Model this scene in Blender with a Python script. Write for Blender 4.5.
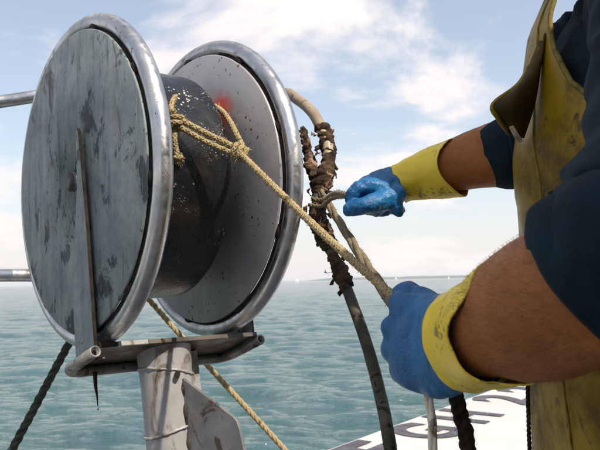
import bpy, math, random
import numpy as np
from mathutils import Vector, Matrix, noise as mnoise

rnd = random.Random(7)
for o in list(bpy.data.objects):
    bpy.data.objects.remove(o)
scene = bpy.context.scene
COL = scene.collection

# ------------------------------------------------------------------ camera
W_PX, H_PX, F_PX = 600.0, 450.0, 700.0      # the photograph's grid; focal length in its pixels
EYE = Vector((0, 0, 1.75))                   # metres above the water
PITCH, ROLL = math.radians(4.57), math.radians(1.15)
fwd = Vector((0, math.cos(PITCH), math.sin(PITCH)))
up0 = Vector((0, -math.sin(PITCH), math.cos(PITCH)))
rt0 = Vector((1, 0, 0))
rgt = rt0 * math.cos(ROLL) - up0 * math.sin(ROLL)
upv = rt0 * math.sin(ROLL) + up0 * math.cos(ROLL)
camd = bpy.data.cameras.new('camera')
camd.sensor_width = 36
camd.lens = 36 * F_PX / W_PX
camd.clip_start, camd.clip_end = 0.05, 40000
cam = bpy.data.objects.new('camera', camd)
COL.objects.link(cam)
cam.matrix_world = Matrix(((rgt.x, upv.x, -fwd.x, EYE.x), (rgt.y, upv.y, -fwd.y, EYE.y),
                           (rgt.z, upv.z, -fwd.z, EYE.z), (0, 0, 0, 1)))
camd.dof.use_dof = True
camd.dof.focus_distance = 1.0
camd.dof.aperture_fstop = 22
scene.camera = cam

def C(x, y, z):                 # right / up / forward of the eye -> world
    return EYE + rgt * x + upv * y + fwd * z
def D(x, y, z):
    return rgt * x + upv * y + fwd * z
def P(px, py, z):               # a direction in the photograph at a known distance
    return C((px - 300) / F_PX * z, (225 - py) / F_PX * z, z)

# ------------------------------------------------------------------ sky, sun, exposure
SUN_AZ, SUN_EL = math.radians(140), math.radians(50)   # azimuth from +Y towards +X: behind the eye, to the right
sdir = Vector((math.sin(SUN_AZ) * math.cos(SUN_EL), math.cos(SUN_AZ) * math.cos(SUN_EL), math.sin(SUN_EL)))
world = bpy.data.worlds.new('World')
scene.world = world
world.use_nodes = True
wt = world.node_tree
for n in list(wt.nodes):
    wt.nodes.remove(n)
def wn(t, **k):
    n = wt.nodes.new(t)
    for a, b in k.items():
        setattr(n, a, b)
    return n
def wl(a, b):
    wt.links.new(a, b)
def wmath(op, a, b=None, clamp=False):
    n = wn('ShaderNodeMath', operation=op, use_clamp=clamp)
    for i, v in enumerate((a, b)):
        if v is None:
            continue
        if isinstance(v, (int, float)):
            n.inputs[i].default_value = v
        else:
            wl(v, n.inputs[i])
    return n.outputs[0]
wout = wn('ShaderNodeOutputWorld')
bg = wn('ShaderNodeBackground')
bg.inputs['Strength'].default_value = 0.12
wl(bg.outputs[0], wout.inputs[0])
sky = wn('ShaderNodeTexSky', sky_type='NISHITA')
sky.sun_disc = False
sky.sun_elevation = SUN_EL
sky.sun_rotation = SUN_AZ
sky.air_density, sky.dust_density, sky.ozone_density = 1.0, 1.2, 1.0
tc = wn('ShaderNodeTexCoord')
sep = wn('ShaderNodeSeparateXYZ')
wl(tc.outputs['Generated'], sep.inputs[0])
zc = wmath('MAXIMUM', sep.outputs['Z'], 0.0)
den = wmath('ADD', zc, 0.34)
comb = wn('ShaderNodeCombineXYZ')
wl(wmath('DIVIDE', sep.outputs['X'], den), comb.inputs[0])
wl(wmath('DIVIDE', sep.outputs['Y'], den), comb.inputs[1])
comb.inputs[2].default_value = 8.2
nz = wn('ShaderNodeTexNoise', noise_dimensions='3D')
wl(comb.outputs[0], nz.inputs['Vector'])
nz.inputs['Scale'].default_value = 2.0
nz.inputs['Detail'].default_value = 9
nz.inputs['Roughness'].default_value = 0.56
nz.inputs['Distortion'].default_value = 0.25
cr = wn('ShaderNodeMapRange', interpolation_type='SMOOTHSTEP')
wl(nz.outputs['Fac'], cr.inputs['Value'])
cr.inputs['From Min'].default_value, cr.inputs['From Max'].default_value = 0.465, 0.60
# air whitens towards the horizon: thin high haze everywhere
hz = wmath('POWER', wmath('SUBTRACT', 1.0, zc), 8.0)
hz = wmath('ADD', wmath('MULTIPLY', hz, 0.72), 0.28, clamp=True)
m1 = wn('ShaderNodeMix', data_type='RGBA')
wl(hz, m1.inputs['Factor'])
tint = wn('ShaderNodeVectorMath', operation='MULTIPLY')
wl(sky.outputs[0], tint.inputs[0])
tint.inputs[1].default_value = (0.92, 1.04, 1.02)
wl(tint.outputs[0], m1.inputs['A'])
m1.inputs['B'].default_value = (5.75, 5.35, 5.30, 1)
m2 = wn('ShaderNodeMix', data_type='RGBA')
wl(cr.outputs[0], m2.inputs['Factor'])
wl(m1.outputs['Result'], m2.inputs['A'])
m2.inputs['B'].default_value = (6.3, 5.85, 5.7, 1)
# light scattered forward: the whole sky is brighter on the sun's side
dt = wn('ShaderNodeVectorMath', operation='DOT_PRODUCT')
wl(tc.outputs['Generated'], dt.inputs[0])
dt.inputs[1].default_value = tuple(sdir)
fs = wmath('POWER', wmath('MULTIPLY', wmath('ADD', dt.outputs['Value'], 1.0), 0.5), 2.0)
fs = wmath('ADD', wmath('MULTIPLY', fs, 0.25), 0.86)
m3 = wn('ShaderNodeVectorMath', operation='SCALE')
wl(m2.outputs['Result'], m3.inputs[0])
wl(fs, m3.inputs['Scale'])
wl(m3.outputs[0], bg.inputs['Color'])

sund = bpy.data.lights.new('sun', 'SUN')
sund.energy = 4.0
sund.angle = math.radians(0.5)
sund.color = (1.0, 0.89, 0.74)
suno = bpy.data.objects.new('sun', sund)
suno.rotation_euler = sdir.to_track_quat('Z', 'Y').to_euler()
suno.location = (3, -3, 6)
COL.objects.link(suno)
vs = scene.view_settings
vs.view_transform, vs.look, vs.gamma, vs.use_curve_mapping = 'Standard', 'None', 1.0, False
vs.exposure = 0.68

# ------------------------------------------------------------------ materials
def new_mat(name):
    m = bpy.data.materials.new(name)
    m.use_nodes = True
    t = m.node_tree
    b = t.nodes['Principled BSDF']
    return m, t, b
class N:
    def __init__(s, t):
        s.t = t
        s.tc = t.nodes.new('ShaderNodeTexCoord')
    def lk(s, a, b):
        s.t.links.new(a, b)
    def put(s, v, sock):
        if hasattr(v, 'is_output'):
            s.lk(v, sock)
        elif isinstance(v, (tuple, list)) and len(v) == 3 and sock.type == 'RGBA':
            sock.default_value = (*v, 1)
        else:
            sock.default_value = v
    def coord(s, scale=(1, 1, 1), rot=(0, 0, 0), loc=(0, 0, 0)):
        n = s.t.nodes.new('ShaderNodeMapping')
        s.lk(s.tc.outputs['Object'], n.inputs[0])
        n.inputs['Scale'].default_value = scale
        n.inputs['Rotation'].default_value = rot
        n.inputs['Location'].default_value = loc
        return n.outputs[0]
    def noise(s, scale, detail=5, rough=0.55, vec=None, dist=0.0):
        n = s.t.nodes.new('ShaderNodeTexNoise')
        s.lk(vec if vec is not None else s.tc.outputs['Object'], n.inputs['Vector'])
        n.inputs['Scale'].default_value = scale
        n.inputs['Detail'].default_value = detail
        n.inputs['Roughness'].default_value = rough
        n.inputs['Distortion'].default_value = dist
        return n.outputs['Fac']
    def voro(s, scale, vec=None, feature='F1'):
        n = s.t.nodes.new('ShaderNodeTexVoronoi')
        n.feature = feature
        s.lk(vec if vec is not None else s.tc.outputs['Object'], n.inputs['Vector'])
        n.inputs['Scale'].default_value = scale
        return n.outputs['Distance']
    def ramp(s, v, a, b, lo=0.0, hi=1.0):
        n = s.t.nodes.new('ShaderNodeMapRange')
        n.interpolation_type = 'SMOOTHSTEP'
        s.put(v, n.inputs['Value'])
        n.inputs['From Min'].default_value, n.inputs['From Max'].default_value = a, b
        n.inputs['To Min'].default_value, n.inputs['To Max'].default_value = lo, hi
        return n.outputs[0]
    def mix(s, f, a, b, kind='MIX'):
        n = s.t.nodes.new('ShaderNodeMix')
        n.data_type = 'RGBA'
        n.blend_type = kind
        s.put(f, n.inputs['Factor'])
        s.put(a, n.inputs['A'])
        s.put(b, n.inputs['B'])
        return n.outputs['Result']
    def math(s, op, a, b=0.0):
        n = s.t.nodes.new('ShaderNodeMath')
        n.operation = op
        s.put(a, n.inputs[0])
        s.put(b, n.inputs[1])
        return n.outputs[0]
    def bump(s, h, strength, dist, b):
        n = s.t.nodes.new('ShaderNodeBump')
        n.inputs['Strength'].default_value = strength
        n.inputs['Distance'].default_value = dist
        s.lk(h, n.inputs['Height'])
        s.lk(n.outputs[0], b.inputs['Normal'])

def mat_simple(name, c1, c2, scale, rough=0.6, metal=0.0, bump=0.0, bscale=None, bdist=0.002, lo=0.35, hi=0.65, spots=None):
    m, t, b = new_mat(name)
    n = N(t)
    col = n.mix(n.ramp(n.noise(scale, 6), lo, hi), c1, c2)
    if spots:                                   # (colour, scale, threshold)
        col = n.mix(n.ramp(n.noise(spots[1], 5, 0.65, dist=0.6), spots[2], spots[2] + 0.07), col, spots[0])
    n.lk(col, b.inputs['Base Color'])
    n.lk(n.ramp(n.noise(scale * 2.3, 4), 0.3, 0.7, max(0.03, rough - 0.1), min(1, rough + 0.12)), b.inputs['Roughness'])
    b.inputs['Metallic'].default_value = metal
    if bump:
        n.bump(n.noise(bscale or scale * 6, 6, 0.6), bump, bdist, b)
    return m

M = {}
def build_materials():
    # weathered zinc plate: mottled, streaked down its height, dark grease patches
    m, t, b = new_mat('weathered_plate')
    n = N(t)
    fine = n.noise(60, 6, 0.7)
    base = n.mix(n.ramp(n.noise(9, 6, 0.6), 0.3, 0.7), (0.160, 0.190, 0.200), (0.265, 0.295, 0.298))
    base = n.mix(n.ramp(fine, 0.3, 0.75, 0.0, 0.5), base, (0.105, 0.132, 0.150))
    streak = n.noise(1.0, 7, 0.65, vec=n.coord((46, 46, 6)), dist=0.15)
    base = n.mix(n.ramp(streak, 0.54, 0.68, 0, 0.5), base, (0.05, 0.066, 0.078))
    grease = n.noise(1.0, 8, 0.72, vec=n.coord((15, 15, 10), loc=(3.1, 0, 1.7)), dist=0.45)
    base = n.mix(n.ramp(grease, 0.545, 0.60, 0, 0.88), base, (0.024, 0.032, 0.040))
    rust = n.noise(1.0, 6, 0.7, vec=n.coord((18, 18, 11), loc=(7, 2, 5)), dist=0.8)
    base = n.mix(n.ramp(rust, 0.60, 0.68, 0, 0.7), base, (0.085, 0.055, 0.032))
    scr = n.noise(1.0, 3, 0.5, vec=n.coord((170, 170, 9), rot=(0.25, 0.1, 0)))
    base = n.mix(n.ramp(scr, 0.64, 0.70, 0, 0.45), base, (0.34, 0.37, 0.38))
    pits = n.math('MULTIPLY', n.ramp(n.voro(38), 0.07, 0.15, 0.9, 0.0), n.ramp(n.noise(7, 3), 0.52, 0.6))
    base = n.mix(pits, base, (0.05, 0.05, 0.05))
    n.lk(base, b.inputs['Base Color'])
    b.inputs['Metallic'].default_value = 0.25
    n.lk(n.ramp(streak, 0.3, 0.7, 0.42, 0.68), b.inputs['Roughness'])
    n.bump(n.mix(0.5, fine, grease), 0.35, 0.003, b)
    M['plate'] = m
    # the inner flange: cleaner, with fine pits and a red reflection put into the colour
    m, t, b = new_mat('pitted_grey_plate')
    n = N(t)
    fine = n.noise(70, 5, 0.7)
    base = n.mix(n.ramp(n.noise(6, 6), 0.3, 0.7), (0.27, 0.262, 0.278), (0.37, 0.36, 0.37))
    base = n.mix(n.math('MULTIPLY', n.ramp(n.noise(105, 2, 0.5), 0.66, 0.70), n.ramp(n.noise(9, 3), 0.45, 0.55)), base, (0.04, 0.036, 0.036))
    base = n.mix(n.ramp(n.noise(1.0, 7, 0.65, vec=n.coord((16, 16, 5))), 0.58, 0.68, 0, 0.5), base, (0.16, 0.15, 0.14))
    gd = t.nodes.new('ShaderNodeVectorMath')        # red reflection mixed into the base colour
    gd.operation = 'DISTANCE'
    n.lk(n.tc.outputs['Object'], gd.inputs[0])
    M['red_reflection'] = gd
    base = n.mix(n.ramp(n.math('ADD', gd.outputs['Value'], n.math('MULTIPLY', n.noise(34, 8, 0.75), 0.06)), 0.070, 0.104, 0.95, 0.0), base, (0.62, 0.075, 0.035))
    n.lk(base, b.inputs['Base Color'])
    b.inputs['Metallic'].default_value = 0.3
    b.inputs['Roughness'].default_value = 0.45
    n.bump(fine, 0.25, 0.002, b)
    M['plate_in'] = m
    # polished galvanised tube
    m, t, b = new_mat('galvanised_tube')
    n = N(t)
    base = n.mix(n.ramp(n.noise(14, 6), 0.35, 0.65), (0.36, 0.365, 0.38), (0.52, 0.515, 0.52))
    dirt = n.noise(1.0, 7, 0.7, vec=n.coord((22, 22, 22)), dist=0.7)
    base = n.mix(n.ramp(dirt, 0.58, 0.68, 0, 0.8), base, (0.13, 0.10, 0.07))
    base = n.mix(n.ramp(n.noise(48, 4, 0.7), 0.66, 0.71, 0, 0.9), base, (0.05, 0.035, 0.025))
    n.lk(base, b.inputs['Base Color'])
    b.inputs['Metallic'].default_value = 0.95
    n.lk(n.ramp(dirt, 0.4, 0.7, 0.24, 0.55), b.inputs['Roughness'])
    n.bump(n.noise(110, 4, 0.6), 0.12, 0.001, b)
    M['tube'] = m
    # glossy black drum with dried salt
    m, t, b = new_mat('black_drum')
    n = N(t)
    salt = n.math('MULTIPLY', n.ramp(n.voro(120), 0.17, 0.30, 1.0, 0.0), n.ramp(n.noise(11, 5, 0.6), 0.54, 0.66))
    salt2 = n.math('MULTIPLY', n.ramp(n.voro(230), 0.2, 0.32, 1.0, 0.0), n.ramp(n.noise(9, 4, 0.6), 0.52, 0.66))
    salt = n.math('MAXIMUM', salt, salt2)
    base = n.mix(n.ramp(n.noise(16, 6, 0.65), 0.45, 0.7), (0.004, 0.005, 0.007), (0.013, 0.0105, 0.007))
    base = n.mix(salt, base, (0.55, 0.53, 0.47))
    n.lk(base, b.inputs['Base Color'])
    n.lk(n.math('ADD', n.ramp(n.noise(20, 5), 0.3, 0.7, 0.16, 0.42), n.math('MULTIPLY', salt, 0.4)), b.inputs['Roughness'])
    n.bump(n.noise(70, 6, 0.65), 0.35, 0.004, b)
    M['drum'] = m
    # white-painted column, chipped and rusty
    m, t, b = new_mat('chipped_white_paint')
    n = N(t)
    base = n.mix(n.ramp(n.noise(8, 5), 0.3, 0.7), (0.25, 0.245, 0.25), (0.37, 0.36, 0.365))
    g = n.noise(1.0, 8, 0.7, vec=n.coord((24, 24, 9)), dist=0.9)
    base = n.mix(n.ramp(g, 0.52, 0.64, 0, 0.85), base, (0.13, 0.10, 0.07))
    base = n.mix(n.ramp(g, 0.64, 0.70, 0, 0.95), base, (0.045, 0.03, 0.02))
    n.lk(base, b.inputs['Base Color'])
    b.inputs['Metallic'].default_value = 0.15
    b.inputs['Roughness'].default_value = 0.42
    n.bump(g, 0.4, 0.003, b)
    M['column'] = m
    # bracket plate: stained brown, darkened all over for its shaded underside
    M['bracket'] = mat_simple('stained_bracket', (0.13, 0.12, 0.105), (0.05, 0.042, 0.034), 14, 0.55, 0.3, 0.4, 60, 0.002,
                              spots=((0.03, 0.022, 0.015), 26, 0.56))
    M['dull_tube'] = mat_simple('dull_tube', (0.17, 0.165, 0.155), (0.27, 0.26, 0.25), 26, 0.5, 0.5, 0.3, 90, 0.001, spots=((0.06, 0.045, 0.03), 40, 0.58))
    M['gusset'] = mat_simple('weathered_steel', (0.15, 0.15, 0.155), (0.23, 0.225, 0.22), 12, 0.5, 0.3, 0.3, 80, 0.001, spots=((0.06, 0.045, 0.032), 16, 0.55))
    M['rust'] = mat_simple('rusty_edge', (0.034, 0.026, 0.021), (0.016, 0.014, 0.012), 40, 0.75, 0.1, 0.5, 120)
    M['dark_metal'] = mat_simple('dark_metal', (0.03, 0.03, 0.033), (0.07, 0.065, 0.06), 30, 0.5, 0.4, 0.3)
    M['dark_lip'] = mat_simple('dark_lip', (0.02, 0.019, 0.018), (0.05, 0.04, 0.03), 40, 0.7, 0.0, 0.4)
    M['red'] = mat_simple('mottled_red', (0.55, 0.06, 0.03), (0.42, 0.11, 0.08), 30, 0.5, 0, 0.2)
    # fibres
    def rope_mat(name, c1, c2, c3):
        m, t, b = new_mat(name)
        n = N(t)
        base = n.mix(n.ramp(n.noise(90, 5, 0.7), 0.3, 0.7), c1, c2)
        base = n.mix(n.ramp(n.noise(30, 6, 0.7), 0.56, 0.68, 0, 0.9), base, c3)
        n.lk(base, b.inputs['Base Color'])
        b.inputs['Roughness'].default_value = 0.85
        n.bump(n.noise(500, 3, 0.7), 0.7, 0.002, b)
        M[name] = m
    rope_mat('rope_tan', (0.29, 0.225, 0.115), (0.42, 0.335, 0.195), (0.09, 0.062, 0.030))
    rope_mat('rope_pale', (0.74, 0.66, 0.52), (0.82, 0.77, 0.66), (0.20, 0.13, 0.07))  # brightened so the rope tail looks sunlit
    rope_mat('rope_grey', (0.15, 0.12, 0.075), (0.23, 0.185, 0.125), (0.06, 0.045, 0.03))
    rope_mat('rope_green', (0.035, 0.04, 0.032), (0.07, 0.07, 0.05), (0.015, 0.015, 0.012))
    rope_mat('rope_dark', (0.02, 0.016, 0.012), (0.05, 0.04, 0.03), (0.09, 0.07, 0.05))
    M['hose'] = mat_simple('grimy_hose', (0.085, 0.076, 0.055), (0.036, 0.033, 0.026), 18, 0.6, 0, 0.4, 80, 0.002,
                           spots=((0.014, 0.013, 0.012), 34, 0.54))
    M['hose_clean'] = mat_simple('tan_hose', (0.33, 0.26, 0.18), (0.22, 0.17, 0.115), 16, 0.5, 0, 0.2, 80, 0.002,
                                 spots=((0.08, 0.055, 0.04), 40, 0.62))
    M['rag'] = mat_simple('muddy_rag', (0.075, 0.048, 0.030), (0.022, 0.016, 0.012), 45, 0.85, 0, 0.9, 130, 0.004,
                          spots=((0.33, 0.20, 0.14), 28, 0.57))
    M['rag_pale'] = mat_simple('torn_tape', (0.24, 0.13, 0.09), (0.08, 0.05, 0.035), 40, 0.7, 0, 0.6, 140, 0.003)
    # gloves
    m, t, b = new_mat('blue_rubber')
    n = N(t)
    base = n.mix(n.ramp(n.noise(16, 5), 0.3, 0.7), (0.005, 0.085, 0.235), (0.014, 0.140, 0.33))
    base = n.mix(n.ramp(n.noise(1.0, 7, 0.7, vec=n.coord((42, 42, 20)), dist=0.8), 0.58, 0.66, 0, 0.7), base, (0.008, 0.04, 0.10))
    base = n.mix(n.ramp(n.noise(95, 4, 0.7), 0.67, 0.72, 0, 0.7), base, (0.35, 0.42, 0.45))
    n.lk(base, b.inputs['Base Color'])
    n.lk(n.ramp(n.noise(24, 5), 0.3, 0.7, 0.33, 0.50), b.inputs['Roughness'])
    vc = n.voro(26, vec=n.coord((1, 1, .55)), feature='DISTANCE_TO_EDGE')
    hh = n.math('ADD', n.noise(26, 6, 0.6, dist=0.6), n.math('MULTIPLY', n.ramp(vc, 0.0, 0.22), 0.22))
    n.bump(n.math('ADD', hh, n.math('MULTIPLY', n.noise(220, 4, 0.6), .25)), 0.75, 0.007, b)
    M['glove'] = m
    m, t, b = new_mat('yellow_rubber')
    n = N(t)
    base = n.mix(n.ramp(n.noise(12, 5), 0.3, 0.7), (0.80, 0.56, 0.030), (0.82, 0.62, 0.070))
    smear = n.math('MULTIPLY', n.ramp(n.noise(1.0, 8, 0.75, vec=n.coord((75, 75, 110)), dist=1.2), 0.52, 0.60), n.ramp(n.noise(14, 3), 0.44, 0.56))
    base = n.mix(n.math('MULTIPLY', smear, 0.8), base, (0.10, 0.085, 0.03))
    n.lk(base, b.inputs['Base Color'])
    b.inputs['Roughness'].default_value = 0.42
    b.inputs['Subsurface Weight'].default_value = 0.15
    b.inputs['Subsurface Radius'].default_value = (0.006, 0.004, 0.001)
    n.bump(n.noise(30, 5, 0.6, dist=0.5), 0.4, 0.004, b)
    M['cuff'] = m
    # sun-tanned skin
    m, t, b = new_mat('tanned_skin')
    n = N(t)
    base = n.mix(n.ramp(n.noise(22, 6, 0.6), 0.3, 0.7), (0.28, 0.094, 0.024), (0.39, 0.142, 0.042))
    base = n.mix(n.ramp(n.noise(1.0, 7, 0.75, vec=n.coord((60, 22, 95), rot=(0.3, 0.2, 0.2))), 0.45, 0.72, 0, 0.32), base, (0.10, 0.030, 0.009))
    n.lk(base, b.inputs['Base Color'])
    b.inputs['Roughness'].default_value = 0.5
    b.inputs['Subsurface Weight'].default_value = 0.12
    b.inputs['Subsurface Radius'].default_value = (0.012, 0.004, 0.002)
    n.bump(n.noise(1.0, 6, 0.7, vec=n.coord((260, 110, 330), rot=(0.3, 0.2, 0.2))), 0.6, 0.002, b)
    M['skin'] = m
    M['hair'] = mat_simple('dark_hair', (0.07, 0.03, 0.014), (0.14, 0.07, 0.03), 60, 0.5)
    # sweatshirt
    m, t, b = new_mat('navy_cotton')
    n = N(t)
    base = n.mix(n.ramp(n.noise(18, 6, 0.6), 0.3, 0.7), (0.006, 0.014, 0.021), (0.012, 0.025, 0.035))
    base = n.mix(n.ramp(n.noise(160, 4, 0.7), 0.5, 0.75, 0, 0.5), base, (0.016, 0.030, 0.043))
    n.lk(base, b.inputs['Base Color'])
    b.inputs['Roughness'].default_value = 0.95
    b.inputs['Sheen Weight'].default_value = 0.04
    b.inputs['Sheen Roughness'].default_value = 0.6
    n.bump(n.noise(600, 3, 0.6), 0.4, 0.0015, b)
    M['navy'] = m
    # oilskin apron
    m, t, b = new_mat('dirty_oilskin')
    n = N(t)
    base = n.mix(n.ramp(n.noise(7, 6, 0.6), 0.3, 0.7), (0.215, 0.128, 0.004), (0.300, 0.190, 0.008))
    d1 = n.noise(10, 8, 0.68, dist=0.5)
    base = n.mix(n.ramp(d1, 0.42, 0.66, 0, 0.85), base, (0.060, 0.033, 0.003))
    base = n.mix(n.ramp(n.noise(1.0, 7, 0.7, vec=n.coord((28, 28, 20), loc=(2, 5, 1)), dist=0.9), 0.58, 0.68, 0, 0.85), base, (0.018, 0.017, 0.008))
    n.lk(base, b.inputs['Base Color'])
    n.lk(n.ramp(d1, 0.35, 0.65, 0.38, 0.6), b.inputs['Roughness'])
    n.bump(n.mix(0.4, n.noise(16, 5, 0.6), n.noise(150, 5, 0.65)), 0.4, 0.004, b)
    M['oilskin'] = m
    M['oilskin_in'] = mat_simple('oilskin_lining', (0.085, 0.055, 0.014), (0.04, 0.028, 0.010), 14, 0.7, 0, 0.5, 80)
    M['seam'] = mat_simple('seam_tape', (0.20, 0.15, 0.03), (0.09, 0.07, 0.02), 60, 0.6, 0, 0.4)
    M['tag'] = mat_simple('worn_tag', (0.50, 0.44, 0.33), (0.24, 0.19, 0.13), 70, 0.6, 0, 0.3)
    M['boot'] = mat_simple('black_rubber', (0.015, 0.015, 0.015), (0.03, 0.03, 0.028), 20, 0.45, 0, 0.2)
    # the boat
    m, t, b = new_mat('white_boat_paint')
    n = N(t)
    base = n.mix(n.ramp(n.noise(2.5, 6), 0.3, 0.7), (0.46, 0.445, 0.43), (0.54, 0.525, 0.51))
    base = n.mix(n.ramp(n.noise(1.0, 8, 0.7, vec=n.coord((9, 2.5, 9), rot=(0, 0, 0.63)), dist=0.5), 0.56, 0.70, 0, 0.4), base, (0.36, 0.32, 0.28))
    n.lk(base, b.inputs['Base Color'])
    b.inputs['Roughness'].default_value = 0.4
    n.bump(n.noise(40, 5), 0.15, 0.003, b)
    M['boat'] = m
    M['letter'] = mat_simple('faded_letter_paint', (0.055, 0.052, 0.065), (0.095, 0.09, 0.105), 12, 0.55, 0, 0.1, spots=((0.42, 0.40, 0.40), 26, 0.64))
    M['deck'] = mat_simple('grey_deck_paint', (0.22, 0.23, 0.23), (0.31, 0.31, 0.30), 5, 0.7, 0, 0.3)
    m, tt_, b = new_mat('unseen_cabin_glass')
    b.inputs['Base Color'].default_value = (0.02, 0.03, 0.03, 1)
    b.inputs['Roughness'].default_value = 0.05
    M['glass'] = m
    M['shore'] = mat_simple('wooded_shore', (0.04, 0.06, 0.045), (0.07, 0.085, 0.06), 0.02, 0.9)
    M['sail'] = mat_simple('sailcloth', (0.78, 0.77, 0.75), (0.82, 0.81, 0.8), 1, 0.8)
    # sea
    m, t, b = new_mat('sea_water')
    n = N(t)
    base = n.mix(n.ramp(n.noise(0.25, 4), 0.3, 0.7), (0.028, 0.078, 0.082), (0.040, 0.100, 0.102))
    n.lk(base, b.inputs['Base Color'])
    b.inputs['Roughness'].default_value = 0.05
    b.inputs['IOR'].default_value = 1.5
    r1 = n.noise(1.0, 6, 0.6, vec=n.coord((2.0, 4.8, 1), rot=(0, 0, 0.12)), dist=0.35)
    r2 = n.noise(1.0, 4, 0.6, vec=n.coord((5, 11, 1), rot=(0, 0, -0.2)), dist=0.3)
    h = n.math('ADD', r1, n.math('MULTIPLY', r2, 0.42))
    n.bump(h, 1.0, 0.15, b)
    M['sea'] = m
build_materials()
for k, v in (('navy', .05), ('skin', .22), ('oilskin', .22), ('oilskin_in', .1), ('rag', .1), ('rag_pale', .15), ('rope_tan', .1), ('rope_pale', .1), ('rope_grey', .1),
             ('rope_green', .1), ('rope_dark', .05), ('plate', .3), ('hose', .2), ('bracket', .2), ('rust', .1), ('dark_lip', .1), ('column', .35), ('glove', .4), ('cuff', .35),
             ('seam', .1), ('tag', .2), ('hair', .1), ('letter', .3), ('shore', .0)):
    M[k].node_tree.nodes['Principled BSDF'].inputs['Specular IOR Level'].default_value = v

# ------------------------------------------------------------------ mesh helpers
ORG = {}
def obj(name, V, F, mat, parent=None, smooth=True, origin=None):
    V = [Vector(v) for v in V] if not isinstance(V, np.ndarray) else V
    if not isinstance(V, np.ndarray):
        V = np.array([tuple(v) for v in V], float)
    if parent is not None:
        o0 = ORG[parent.name]
    else:
        if origin is None:
            lo, hi = V.min(0), V.max(0)
            origin = ((lo[0] + hi[0]) / 2, (lo[1] + hi[1]) / 2, lo[2])
        o0 = Vector(origin)
    me = bpy.data.meshes.new(name)
    me.from_pydata((V - np.array(tuple(o0))).tolist(), [], [tuple(f) for f in F])
    me.validate()
    me.materials.append(M[mat] if isinstance(mat, str) else mat)
    if smooth:
        me.polygons.foreach_set('use_smooth', [True] * len(me.polygons))
    o = bpy.data.objects.new(name, me)
    COL.objects.link(o)
    if parent is not None:
        o.parent = parent
    else:
        o.location = o0
    ORG[o.name] = o0
    return o
def thing(name, label, cat, loc, group=None):
    o = bpy.data.objects.new(name, None)
    o.empty_display_size = 0.1
    COL.objects.link(o)
    o.location = loc
    ORG[o.name] = Vector(loc)
    return tag(o, label, cat, group)
def tag(o, label, cat, group=None):
    o['label'], o['category'] = label, cat
    if group:
        o['group'] = group
    return o
def join(parts):
    V, F, k = [], [], 0
    for v, f in parts:
        v = np.array([tuple(x) for x in v], float)
        V.append(v)
        F += [tuple(i + k for i in q) for q in f]
        k += len(v)
    return np.vstack(V), F
def catmull(pts, m):
    pts = [np.array(p, float) for p in pts]
    if len(pts) < 3:
        return [pts[0] + (pts[-1] - pts[0]) * i / m for i in range(m + 1)]
    Q = [2 * pts[0] - pts[1]] + pts + [2 * pts[-1] - pts[-2]]
    out = []
    for i in range(1, len(Q) - 2):
        a, b, c, d = Q[i - 1], Q[i], Q[i + 1], Q[i + 2]
        for k in range(m):
            t = k / m
            out.append(0.5 * (2 * b + (c - a) * t + (2 * a - 5 * b + 4 * c - d) * t * t + (3 * b - a - 3 * c + d) * t ** 3))
    out.append(pts[-1])
    return out
def frames(pts, hint=(0, 0, 1)):
    pts = [Vector(p) for p in pts]
    T = []
    for i in range(len(pts)):
        a, b = pts[max(0, i - 1)], pts[min(len(pts) - 1, i + 1)]
        T.append((b - a).normalized())
    u = Vector(hint)
    u = u - T[0] * u.dot(T[0])
    if u.length < 1e-4:
        u = T[0].orthogonal()
    u.normalize()
    fr = []
    for t in T:
        u = (u - t * u.dot(t)).normalized()
        fr.append((u.copy(), t.cross(u)))
    return pts, T, fr
def tube(pts, r, seg=12, m=6, cap=True, hint=(0, 0, 1), fn=None, closed=False):
    """pts: centres; r: number or list (number or (ru,rv)) per centre; smooth interpolated"""
    rr = r if isinstance(r, (list, tuple)) else [r] * len(pts)
    rr = [(x, x) if not isinstance(x, (tuple, list)) else x for x in rr]
    data = [tuple(p) + tuple(q) for p, q in zip(pts, rr)]
    dd = catmull(data, m) if m > 1 else [np.array(d, float) for d in data]
    cs, T, fr = frames([d[:3] for d in dd], hint)
    V, F = [], []
    n = len(cs)
    for i in range(n):
        u, v = fr[i]
        for k in range(seg):
            a = 2 * math.pi * k / seg
            s = fn(i / (n - 1), a) if fn else 1.0
            V.append(cs[i] + u * (math.cos(a) * dd[i][3] * s) + v * (math.sin(a) * dd[i][4] * s))
    for i in range(n - 1):
        for k in range(seg):
            a, b = i * seg + k, i * seg + (k + 1) % seg
            F.append((a, b, b + seg, a + seg))
    if cap:
        for base, rev, c in ((0, True, cs[0]), ((n - 1) * seg, False, cs[-1])):
            V.append(c)
            ci = len(V) - 1
            for k in range(seg):
                a, b = base + k, base + (k + 1) % seg
                F.append((b, a, ci) if rev else (a, b, ci))
    return V, F
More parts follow.
